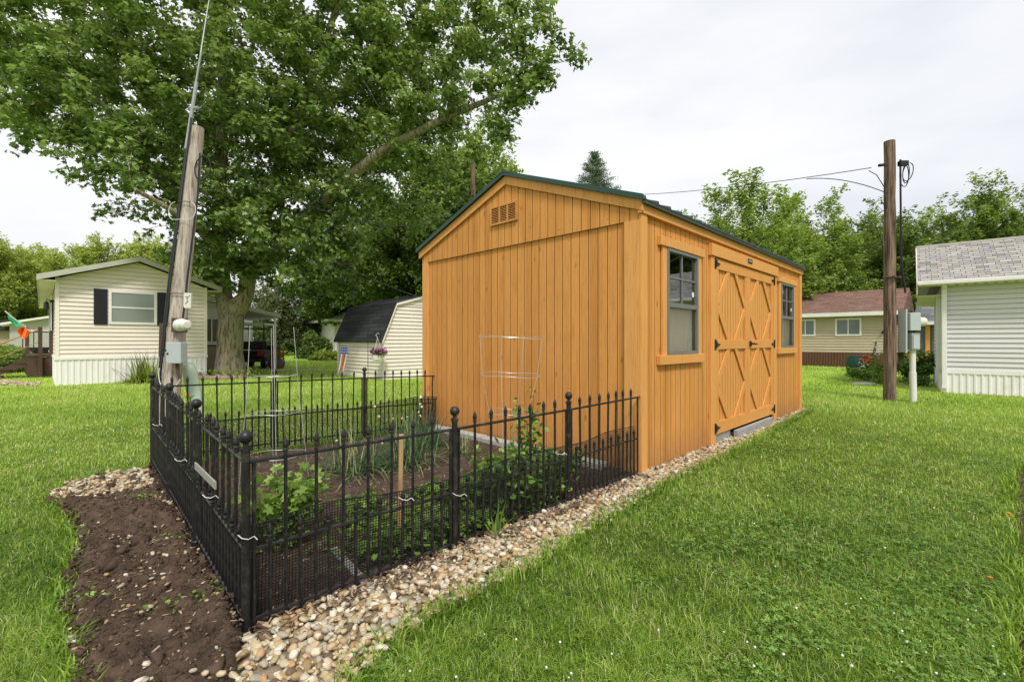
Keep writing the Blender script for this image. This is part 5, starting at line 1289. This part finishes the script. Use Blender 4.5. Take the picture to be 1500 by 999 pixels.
# shepherd hooks with basket and windsock
def hook(loc, hh, label, rz=0):
    mb = MB(); r_ = .12; mb.tube([(0,0,0),(0,0,hh-.12)]+[(r_-r_*math.cos(a), 0, hh-.12+r_*math.sin(a)) for a in np.linspace(0,math.pi*1.15,10)], .009, 6); o = mb.build('shepherd_hook', M['cable'], smooth=True); o.location = loc; o.rotation_euler = (0,0,rz)
    return tag(o, label, 'garden hook')
p1 = at(539,560,13.6); hook((p1.x,13.6,0), 2.05, 'thin black hook pole in front of the cream gambrel shed', 0)
bp = at(553,520,13.6); hb = thing('hanging_basket', 'white hanging basket of purple petunias on the cream gambrel shed', 'hanging basket', (bp.x,13.6,.72))
mb = MB(); mb.lathe([(.07,-.14),(.15,-.10),(.18,.04),(.17,.04),(.10,-.02),(.01,-.02)], 16); mb.build('basket', M['white'], hb, smooth=True)
mb = MB(); [mb.tube([(.16*math.cos(a),.16*math.sin(a),.04),(0,0,.55)], .004, 4) for a in (0,2.1,4.2)]; mb.tube([(0,0,.55),(-.05,0,.62),(0,.02,.68),(.05,0,.66)], .006, 5); mb.build('hanger', M['white'], hb)
P = ellip((.03,0,.10), (.24,.22,.12), 260); leaf_cloud('foliage', P, .05+.03*rng.random(260), M['veg_deep'], hb)
P = ellip((.03,0,.14), (.26,.24,.12), 240); leaf_cloud('petunias', P, .055+.03*rng.random(240), M['petal_purple'], hb)
wp = at(498,560,14.9); hook((wp.x,14.9,0), 1.32, 'short black hook at the left corner of the cream gambrel shed', 0)
ws = thing('garden_windsock', 'small star and stripe windsock hanging from the short black hook', 'windsock', (wp.x+.16,14.85,.62))
mb = MB(); mb.lathe([(.11,.14),(.11,.40)], 12, cap=False); mb.build('star_panel', M['shirt_blue'], ws)
mb = MB(); [mb.ball((.112*math.cos(a),.112*math.sin(a),z), .016, 6) for a in np.linspace(3.3,6.1,6) for z in (.2,.28,.36)]; mb.build('stars', M['flag_white'], ws)
for k in range(8):
    a = k*.785; mb = MB(); mb.add([(.11*math.cos(a),.11*math.sin(a),.139),(.11*math.cos(a+.5),.11*math.sin(a+.5),.139),(.09*math.cos(a+.5)-.10,.09*math.sin(a+.5),-.40),(.09*math.cos(a)-.10,.09*math.sin(a),-.40)], [(0,1,2,3)]); mb.build('streamer', M['flag_white'] if k%2 else M['petal_red'], ws)

# small white house behind
wb = thing('white_house', 'small white house with pale grey roof behind the gambrel shed', 'house', (-13.9,36.5,0), A-R(8))
mb = MB(); lap(mb, (0,0), (1,0), (0,-1), lambda z: (0,7), .1, 2.85, .13, .012); lap(mb, (0,0), (0,1), (-1,0), lambda z: (0,1), .1, 2.85, .13, .012); mb.box(.02,7,.02,9,0,2.8); mb.build('wall', M['white'], wb, mat2=M['lap_shadow'])
mb = MB(); mb.prism([(-.7,-.6,2.82),(3.5,-.6,4.6),(7.7,-.6,2.82)], (0,10,0)); mb.build('roof', M['sh_pale'], wb)
mb = MB(); mb.box(-.75,7.75,-.65,-.60,2.66,2.86); mb.box(-.75,-.70,-.6,9.5,2.66,2.86); mb.build('fascia', M['white'], wb)
mb = MB(); mb.prism([(2.1,-.9,3.5),(4.2,-.9,4.6),(6.3,-.9,3.5)], (0,4,0)); mb.build('gable_roof', M['sh_pale'], wb)
hwindow(wb, (0,0), (1,0), (0,-1), 1.6, 2.5, 1.3, 2.5, 'h', .07, pm='pane')
d_ = MB(); d_.box(3.4,4.4,-.05,-.015,.1,2.4); d_.build('door', M['brown_wood'], wb)
# far white structures between cedars
fw = thing('distant_house', 'distant white house glimpsed between the dark cedars', 'house', (px_pos(435,62)[0],62,0), 0)
mb = MB(); lap(mb, (0,0), (1,0), (0,-1), lambda z: (0,9), .1, 3, .2, .02); mb.box(.02,9,.02,6,0,3); mb.build('wall', M['white'], fw, mat2=M['lap_shadow'])
mb = MB(); mb.prism([(-.5,-.5,3),(4.5,-.5,4.8),(9.5,-.5,3)], (0,7,0)); mb.build('roof', M['sh_grey'], fw); hwindow(fw, (0,0), (1,0), (0,-1), 1.5, 3, 1.2, 2.4, 'v', .1); hwindow(fw, (0,0), (1,0), (0,-1), 5.5, 7, 1.2, 2.4, 'v', .1)

# far grey neighbour at left
ng = thing('grey_house', 'grey neighbour house with dark shutter beyond the flag', 'house', (px_pos(14,34)[0],34,0), A)
mb = MB(); lap(mb, (0,0), (1,0), (0,-1), lambda z: (0,6) if z < 2.5 else (0+(z-2.5)*4, 6-(z-2.5)*4), .1, 3.2, .12, .012); mb.box(.02,6,.02,9,0,2.5); mb.build('wall', M['grey_wall'], ng, mat2=M['lap_shadow'])
mb = MB(); mb.prism([(-.5,-.4,2.45),(3,-.4,3.3),(6.5,-.4,2.45),(6.5,-.4,2.3),(3,-.4,3.15),(-.5,-.4,2.3)], (0,10,0)); mb.build('roof', M['white'], ng)
s = MB(); s.box(2.6,3.3,-.06,-.02,1.0,2.2); s.build('shutter', M['shutter'], ng)
hwindow(ng, (0,0), (1,0), (0,-1), 3.4, 4.6, 1.0, 2.2, 'v', .07)
nb = thing('dark_roof_house', 'low house with dark roof at the far left edge', 'house', (px_pos(-60,36)[0],36,0), A)
mb = MB(); lap(mb, (0,0), (1,0), (0,-1), lambda z: (0,5), .1, 2.0, .12, .012); mb.box(.02,5,.02,12,0,2); mb.build('wall', M['beige'], nb, mat2=M['lap_shadow'])
mb = MB(); mb.prism([(-.5,-.5,2.0),(2.5,-.5,2.9),(5.5,-.5,2.0)], (0,13,0)); mb.build('roof', M['sh_dark'], nb)
# parked cart far left
pc = thing('parked_cart', 'dark utility cart parked beyond the steps', 'cart', (px_pos(33,27)[0],27,0), R(-20))
mb = MB(); mb.prism([(-.6,0,.3),(.6,0,.3),(.6,-.1,.8),(-.6,-.1,.8)], (0,1.9,0)); mb.box(-.62,.62,-.2,0,.35,.5); mb.build('body', M['shutter'], pc, bevel=.04)
mb = MB(); mb.box(-.6,.6,.2,1.7,1.75,1.82); mb.build('roof', M['white'], pc)
mb = MB(); [mb.tube([(x,y,.7),(x,y,1.76)], .025, 6) for x in (-.55,.55) for y in (.25,1.6)]; mb.tube([(-.55,.25,1.70),(.55,.25,1.70),(.55,1.6,1.70),(-.55,1.6,1.70),(-.55,.25,1.70)], .02, 6); mb.build('frame', M['hinge'], pc)
for x in (-.5,.5):
    for y in (.25,1.6): mb = MB(); mb.lathe([(.1,-.09),(.25,-.1),(.27,0),(.25,.1),(.1,.09)], 16); mb.v = [(x+c_,y+a,.27+b) for a,b,c_ in mb.v]; mb.build('wheel', M['tyre'], pc, smooth=True)

# ------------------------------------------------------------------ beige house (right, far)
B0 = Vector((.6188*22.2,22.2,0)); AB = A
bh = thing('beige_house', 'long beige house with red-brown shingle roof behind the brown pole', 'house', B0, A)
# along local -y; inward +x
bu = (0,-1); bn = (-1,0)
mb = MB(); lap(mb, (0,0), bu, bn, lambda z: (-6.5,3.45), .66, 2.36, .125, .028); lap(mb, (0,-3.45), (1,0), (0,-1), lambda z: (0,5), .66, 2.36, .125, .028); mb.box(.02,5,-3.43,6.5,0,2.3); mb.build('wall', M['beige'], bh, mat2=M['lap_shadow'])
mb = MB(); corr(mb, (-.02,0), bu, bn, -6.5, 3.47, -.02, .65, .11, .02); mb.build('skirting', M['skirt_wood'], bh)
mb = MB(); mb.prism([(-.35,-3.8,2.42),(2.5,-3.8,3.60),(5.4,-3.8,2.42),(5.4,-3.8,2.34),(-.35,-3.8,2.34)], (0,10.6,0)); mb.build('roof', M['sh_red'], bh)
mb = MB(); mb.box(-.40,-.352,-3.85,6.8,2.27,2.44); mb.build('fascia', M['white'], bh)
mb = MB(); mb.box(-.035,.05,-3.49,-3.40,.66,2.34); mb.build('corner_post', M['cream_light'], bh)
for a, b in ((-.2,.64),(1.40,2.37)): hwindow(bh, (0,0), bu, bn, a, b, 1.40, 2.19, 'v', .07, pm='pane')
mb = MB(); mb.tube([(-.08,-3.1,1.5),(-.12,-3.15,1.6)], .05, 6); mb.build('wall_light', M['shutter'], bh)
# grey annex with garage
ga_ = thing('grey_annex', 'low annex with blue-grey shingles and dark door beside the beige house', 'outbuilding', B0+Vector((0,0,0))+DX*1.4-DY*4.0, A)
mb = MB(); mb.box(0.02,4,-3.0,-.02,0,1.95); mb.build('wall', M['slate_wall'], ga_)
mb = MB(); mb.prism([(-.3,-3.3,1.98),(2,-3.3,2.95),(4.3,-3.3,1.98)], (0,3.3,0)); mb.build('roof', M['sh_grey'], ga_)
mb = MB(); mb.box(-.34,-.302,-3.3,.0,1.86,2.0); mb.build('fascia', M['white'], ga_)
mb = MB(); mb.box(-.03,.0,-.55,-.40,.1,1.86); mb.build('door_jamb', M['stain_trim'], ga_)
mb = MB(); grooved(mb, (-.01,0), (0,-1), (-1,0), .6, 2.6, .05, 1.8, .12, .02, .01); mb.build('garage_door', M['slate_wall'], ga_)

# ------------------------------------------------------------------ pale grey house (right)
R0 = Vector((9.8,10.6,0)); RA = math.atan2(-.648,.762)
rh = thing('grey_siding_house', 'pale grey sided mobile home with mixed shingle roof at the right edge', 'house', R0, RA)
# local +x along front wall to the right, local -y outward
RL = 9.5; rz0, rz1 = .50, 2.50
mb = MB(); lap(mb, (0,0), (1,0), (0,-1), lambda z: (0,RL), rz0, rz1+.04, .105, .022); lap(mb, (0,0), (0,1), (-1,0), lambda z: (0,4.2), rz0, rz1, .098, .014); mb.box(.02,RL,.02,4.2,0,rz1); mb.build('wall', M['pale_blue'], rh, mat2=M['lap_shadow'])
mb = MB(); corr(mb, (0,-.012), (1,0), (0,-1), -.02, RL, -.10, rz0-.06, .115, .016); corr(mb, (-.012,0), (0,1), (-1,0), 0, 4.2, -.1, rz0-.06, .115, .016); mb.box(-.02,RL,-.035,0,rz0-.06,rz0+.03); mb.build('skirting', M['white'], rh)
mb = MB(); mb.box(-.025,.05,-.035,.06,rz0,rz1); mb.build('corner_post', M['white'], rh)
yr = 1.75; zr = 3.62
def rakep(y, z): return (-.42, y, z)
mb = MB(); mb.prism([(-.42,-.34,2.50),(-.42,yr,zr),(-.42,yr*2+.34,2.50),(-.42,yr*2+.34,2.44),(-.42,-.34,2.44)], (RL+.8,0,0)); mb.build('roof', M['sh_mixed'], rh)
mb = MB(); mb.box(-.43,RL,yr-.07,yr+.07,zr-.03,zr+.02); mb.build('ridge_cap', M['roof_trim'], rh)
mb = MB(); mb.box(-.44,RL,-.44,-.342,2.425,2.515); mb.build('gutter', M['white'], rh, bevel=.015)
mb = MB(); mb.box(-.41,RL,-.341,-.015,2.415,2.438); mb.build('soffit', M['soffit'], rh)
mb = MB()
for i in range(30): mb.box(.05+i*.15,.10+i*.15,-.25,-.19,2.408,2.414)
mb.build('soffit_vent', M['gap'], rh)
mb = MB(); mb.prism([(-.445,-.34,2.48),(-.445,yr,zr-.0),(-.445,yr,zr-.16),(-.445,.1,2.18),(-.445,-.34,2.24)], (.022,0,0)); mb.build('rake_board', M['soffit'], rh)
mb = MB(); mb.box(-.42,-.02,-.02,4.2,2.20,2.22); mb.build('soffit', M['soffit'], rh)
mb = MB(); mb.box(-.01,.07,-.10,-.040,.16,2.36); mb.prism([(-.01,-.10,2.36),(-.01,-.04,2.36),(-.01,-.34,2.46),(-.01,-.40,2.46)], (.08,0,0)); mb.box(-.015,.075,-.105,-.038,.10,.16); mb.build('downspout', M['white'], rh, bevel=.006)
mb = MB(); mb.box(-.10,-.03,.15,.35,.45,2.2); mb.build('corner_trim', M['pale_blue'], rh)

# ------------------------------------------------------------------ right utility pole
rp = thing('utility_pole', 'upright dark brown utility pole carrying the meter boxes', 'utility pole', (7.44,9.17,0))
mb = MB(); N_ = 14; mb.tube([(random.gauss(0,.003),random.gauss(0,.003),-.1+5.2*i/N_) for i in range(N_+1)], [.106-.015*i/N_+random.gauss(0,.001) for i in range(N_+1)], 20); mb.build('pole', M['pole_brown'], rp, smooth=True)
mb = MB(); mb.tube([(.125,-.10,5.0-.3),(.13,-.10,4.0),(.135,-.11,2.9),(.15,-.12,2.5),(.20,-.13,2.1)], .017, 8); mb.tube([(.150,-.075,4.6),(.155,-.08,2.2)], .011, 8); mb.build('cable', M['cable'], rp, smooth=True)
mb = MB(); mb.tube([(.170,-.05,4.55),(.175,-.055,2.6)], .012, 8); mb.build('pale_cable', M['pipe'], rp, smooth=True)
mb = MB()
for k, (rx, rz_) in enumerate(((.16,.28),(.12,.24),(.19,.22))): mb.tube([(.20+.02*k+rx*.55*math.sin(a+.2*k), -.10-.02*k, 4.62-rz_*.8+rz_*.8*math.cos(a)) for a in np.linspace(0,2*math.pi*.93,20)], .009, 6)
mb.box(.10,.26,-.14,-.06,4.58,4.67); mb.build('cable_loop', M['cable'], rp, smooth=True)
mb = MB(); mb.tube([(-.13,-.05,4.62),(-.26,-.06,4.60)], .028, 10); mb.build('insulator', M['cable'], rp)
mb = MB(); mb.tube([(-.12,-.08,4.05),(-.18,-.10,4.0),(-.14,-.1,3.75),(-.24,-.1,3.68)], .009, 5); mb.tube([(-.14,-.1,3.75),(-.26,-.12,3.88)], .008, 5); mb.tube([(-.13,-.05,4.15),(-.30,-.05,4.42),(-.45,-.05,4.5)], .008, 5); mb.build('loose_wire', M['cable'], rp)
mb = MB(); mb.tube([(-.15,-.02,2.42),(0,-.16,2.41),(.15,-.02,2.42)], .018, 6); mb.ball((-.04,-.16,2.41), .035, 8); mb.ball((.07,-.15,2.40), .03, 8); mb.build('bracket', M['rust'], rp)
mb = MB(); mb.box(.115,.145,-.24,-.06,.95,1.78); mb.build('mounting_board', M['box_grey'], rp)
mb = MB(); mb.box(.17,.37,-.28,-.08,1.37,1.71); b_ = mb.build('meter_box', M['box_grey'], rp, bevel=.008)
mb = MB(); mb.lathe([(.10,0),(.10,.05),(.085,.055),(.085,.14),(.078,.15),(.005,.152)], 22); mb.v = [(.37+c_, -.18+a, 1.54+b) for a,b,c_ in mb.v]; mb.build('meter', M['meter'], rp)
mb = MB(); mb.box(.18,.34,-.30,-.14,1.0,1.32); mb.build('breaker_box', M['box_dark'], rp, bevel=.006); mb = MB(); mb.box(.20,.32,-.312,-.301,1.02,1.28); mb.build('box_cover', M['box_grey'], rp, bevel=.003)
mb = MB(); mb.tube([(.28,-.20,1.0),(.28,-.20,.55)], .048, 14); mb.tube([(.28,-.20,.57),(.285,-.21,-.02)], .058, 14); mb.tube([(.35,-.16,1.36),(.35,-.16,.5)], .022, 10); mb.build('conduit', M['pipe'], rp, smooth=True)
mb = MB(); mb.tube([(.24,-.18,1.37),(.24,-.18,1.30)], .035, 8); mb.tube([(.32,-.2,1.37),(.32,-.2,1.32)], .03, 8); mb.build('fitting', M['rust'], rp)

# middle distant pole
mp_ = at(693,400,24); dp = thing('distant_pole', 'distant wooden utility pole among the trees behind the shed peak', 'utility pole', (mp_.x,24,0))
mb = MB(); mb.tube([(0,0,0),(0,0,10.4)], [.15,.11], 12); mb.build('pole', M['pole_brown'], dp, smooth=True)
mb = MB(); mb.box(-.08,.08,-.2,-.13,8.6,8.9); mb.build('bracket', M['rust'], dp)
def wire(a, b, sag, label, r_=.008, n=24):
    a, b = Vector(a), Vector(b); mb = MB(); mb.tube([a.lerp(b, i/n)-Vector((0,0,4*sag*(i/n)*(1-i/n))) for i in range(n+1)], r_, 5); return tag(mb.build('overhead_wire', M['cable'], smooth=True), label, 'wire', 'overhead wires')
ptop = Vector((mp_.x,24,0))
wire((7.44-.40,9.12,4.56), (mp_.x+.1,23.9,9.3), .62, 'black service wire running from the upright brown pole over the shed', .008)
wire((7.44-.14,9.1,4.07), (6.42,10.15,4.70), -.10, 'short looped wire joining the service wire to the upright brown pole', .009)
wire((-3.98,5.98,3.55), (mp_.x,23.9,9.2), 1.45, 'wire from the top of the leaning pole towards the distant pole', .008)
wire((-4.0,5.95,3.05), tuple(at(628,440,15.0)), .12, 'lower wire from the leaning pole down to the gambrel shed', .007)
wire((12.0,20,3.9), (22,22,3.9), .05, 'thin distant wire across the dark trees above the beige house', .012)

# ------------------------------------------------------------------ left leaning pole
LB = Vector((-4.163,5.6,0)); LT = Vector((-4.05,6.0,3.94)); ld = (LT-LB)
lp = thing('leaning_pole', 'leaning weathered grey utility pole beside the corner of the garden fence', 'utility pole', LB)
def lpt(z, dx=0, dy=0): t = z/ld.z; return Vector((ld.x*t+dx, ld.y*t+dy, z))
N_ = 12; mb = MB(); mb.tube([lpt(-.05+3.96*i/N_) for i in range(N_+1)], [.108-.030*i/N_+.002*math.sin(i*1.9) for i in range(N_+1)], 20); mb.build('pole', M['pole_grey'], lp, smooth=True)
mb = MB(); mb.tube([lpt(.0,-.115,-.06), lpt(2,-.112,-.06), lpt(4.15,-.05,-.06)], .017, 10); mb.tube([lpt(.0,-.075,-.10), lpt(2,-.072,-.09), lpt(4.0,-.02,-.10)], .011, 8); mb.build('conduit', M['cable'], lp, smooth=True)
mb = MB(); mb.tube([lpt(3.6,-.075,-.06), lpt(4.5,-.03,-.06)], .021, 8); mb.tube([lpt(4.3,-.05,-.06), lpt(4.9,-.01,-.06)], .012, 8); mb.tube([lpt(4.15,-.09,-.06),lpt(4.15,.03,-.06)], .02, 6); mb.build('antenna_mast', M['box_dark'], lp, smooth=True)
mb = MB(); mb.tube([lpt(4.8,-.02,-.06), lpt(5.6,.02,-.06), lpt(6.6,.05,-.06)], [.009,.006,.003], 6); mb.build('antenna', M['galv'], lp)
mb = MB()
for z in (1.75,2.9,1.38): mb.tube([lpt(z,.125*math.cos(a),.125*math.sin(a)) for a in np.linspace(0,6.28,16)], .005, 4)
mb.build('strap', M['rust'], lp)
mb = MB(); mb.tube([lpt(2.78+.13*math.sin(a)+.02*math.sin(3*a), .165*math.cos(a), -.12) for a in np.linspace(2.2,7.2,26)], .0045, 6); mb.build('white_wire', M['pipe'], lp, smooth=True)
mb = MB(); mb.tube([lpt(.85-.26*math.sin(a), -.06+.16*(1-math.cos(a))*.9, -.145-.02*math.sin(a)) for a in np.linspace(0,2.6,14)], .0045, 6); mb.build('white_wire', M['pipe'], lp, smooth=True)
mb = MB(); mb.tube([lpt(3.5,.1,-.05)]+[lpt(3.35-.16*math.cos(a)*-1,.16+.10*math.sin(a),-.06) for a in np.linspace(0,5.8,12)], .007, 6); mb.tube([lpt(3.55,.1,-.05), lpt(3.0,.14,-.07), lpt(2.0,.13,-.09), lpt(1.45,.13,-.1)], .011, 6); mb.build('cable', M['cable'], lp, smooth=True)
tilt = math.atan2(ld.x, ld.z)
def lbox(name, mat, c, sx, sy, sz, bevel=.006, extra=0, parent=lp):
    mb = MB(); mb.box(-sx/2,sx/2,-sy/2,sy/2,-sz/2,sz/2); o = mb.build(name, mat, parent, bevel=bevel); o.location = c; o.rotation_euler = (0,tilt+extra,0); return o
nbx = lbox('number_plate', M['meter'], lpt(1.66,.17,-.10), .09, .03, .185, .004)
nm = MB(); nm.tube([(-.02,-.018,.045),(.015,-.018,.045),(-.004,-.018,.015),(.012,-.018,-.005),(-.02,-.018,-.04)], .0035, 4); nm.tube([(.02,-.018,.06),(.035,-.018,.06)], .003, 4); nm.build('number_mark', M['hinge'], nbx)
lbox('meter_base', M['rust'], lpt(1.36,.12,-.13), .16, .06, .17, .004)
mb = MB(); mb.lathe([(.075,0),(.075,.07),(.066,.08),(.062,.15),(.04,.17),(.005,.172)], 18); mb.v = [(a, -c_, b) for a,b,c_ in mb.v]; o = mb.build('meter', M['meter'], lp); o.location = lpt(1.36,.14,-.16); o.rotation_euler = (0,tilt,R(62))
bx_ = lbox('junction_box', M['box_grey'], lpt(1.03,.15,-.17), .175, .12, .25, .008, -.03)
mb = MB(); mb.lathe([(.012,0),(.012,.006)], 10, (-.085,0,.03)); mb.lathe([(.012,0),(.012,.006)], 10, (-.085,0,-.005)); mb.v = [(x+.02, -.062-z, y*1+ (.03 if i < 20 else -.01)) for i,(x,y,z) in enumerate(mb.v)]; mb.build('knockout', M['cable'], bx_)
lbox('brown_plank', M['brown_wood'], lpt(1.18,-.21,.06), .07, .03, .42, .003)
mb = MB(); mb.tube([lpt(.9,.15,-.15), lpt(.8,.16,-.14), lpt(.72,.18,-.12)], .018, 6); mb.build('fitting', M['rust'], lp)
# pale green pedestal
pg_ = thing('cable_pedestal', 'pale green leaning cable pedestal behind the rear fence', 'pedestal', (at(280,560,5.9).x,5.9,0))
mb = MB(); prof = [(.074,.0),(.080,.02),(.080,.34),(.076,.38),(.062,.41),(.03,.425),(.003,.428)]; mb.lathe(prof, 20); o = mb.build('cover', M['pale_green'], pg_, smooth=True); o.location = (.045,0,.48); o.rotation_euler = (0,R(-13),0)
mb = MB(); mb.tube([(.08,0,0),(.065,0,.5)], .06, 12); mb.build('base', M['pale_green'], pg_, smooth=True)

# ------------------------------------------------------------------ right flower bed, barrel
bb = thing('compost_barrel', 'dark green plastic barrel beside the flower bed', 'barrel', px_pos(1257,15.2) )
mb = MB(); mb.lathe([(.22,.02),(.29,.10),(.34,.32),(.34,.45),(.29,.62),(.27,.66),(.29,.68),(.02,.69)], 20); mb.v = [(x*1.0,y,z) for x,y,z in mb.v]; mb.build('barrel', M['tank_green'], bb, smooth=True)
mb = MB(); mb.tube([(.22,-.1,.0),(.55,-.05,1.15)], .022, 6); mb.tube([(.30,-.1,.0),(.58,-.05,1.08)], .018, 6); o = mb.build('leaning_stakes', M['brown_wood']); o.location = bb.location; tag(o, 'two dark wooden stakes leaning beside the green barrel', 'stakes')
def rb_(name, px, Y, rx, h_, n, s, mat, label, cat='plant'):
    x, y, _ = px_pos(px, Y); return bushy(name, (x,y), rx, rx*.7, h_, n, s, mat, label, cat, 10)
rb_('flower_bush', 1265, 13.6, .55, .48, 900, .06, M['veg'], 'light green flowering plants at the left end of the right flower bed')
rb_('flower_bush', 1290, 14.0, .50, .85, 900, .06, M['veg'], 'taller pale plants with white flowers left of the brown pole')
rb_('flower_bush', 1335, 13.4, .55, .80, 1000, .07, M['veg_deep'], 'green plants with yellow flowers right of the brown pole')
rb_('flower_bush', 1352, 14.0, .60, 1.15, 1300, .10, M['veg_deep'], 'tall dark leafy plant against the pale grey house')
rb_('flower_bush', 1345, 12.2, .40, .35, 600, .06, M['veg_deep'], 'low leafy plants at the front of the right flower bed')
def petals(px, py, Y, rpx, n, s, mat, label, rz_=1.0):
    c = at(px,py,Y); r_ = rpx/F*Y; P = ellip(tuple(c), (r_,r_,r_*rz_), n); o = leaf_cloud('flower_cluster', P, s*(.7+.6*rng.random(n)), M[mat], None, LEAF, .5); tag(o, label, 'flowers', kind='stuff')
petals(1284,511,13.5, 10, 60, .06, 'petal_white', 'white flower sprays left of the brown pole', 1.3)
petals(1272,528,14.4, 8, 70, .09, 'petal_red', 'faded red flower head beside the green barrel')
petals(1262,536,13.2, 8, 26, .04, 'petal_white', 'small white flowers in front of the green barrel')
petals(1337,520,13.2, 9, 50, .06, 'petal_yellow', 'yellow and orange flowers just right of the brown pole', 1.4)
petals(1334,512,13.2, 8, 26, .06, 'petal_white', 'cream flowers above the yellow ones beside the meter conduit')
petals(1368,562,11.9, 7, 20, .04, 'petal_white', 'small white flowers at the corner of the pale grey house')
tb_ = blade_clump('lily_leaves', (px_pos(1292,12.8)[0],12.8), 90, .55, .018, M['veg'], 'narrow-leaved lilies in front of the right flower bed', 'plant', 1.0, .14)
blade_clump('lily_leaves', (px_pos(1350,12.0)[0],12.0), 90, .45, .016, M['veg_deep'], 'strap-leaved plants beside the skirting of the pale grey house', 'plant', 1.0, .16)
gs_ = MB(); v, f = I2; gs_.add([(p[0]*.32,p[1]*.2,p[2]*.06+.02) for p in v], [tuple(q) for q in f]); o = gs_.build('stepping_stone', M['concrete'], smooth=True); o.location = px_pos(1265,12.4); tag(o, 'flat pale stone lying in front of the right flower bed', 'stone')
print('script finished')
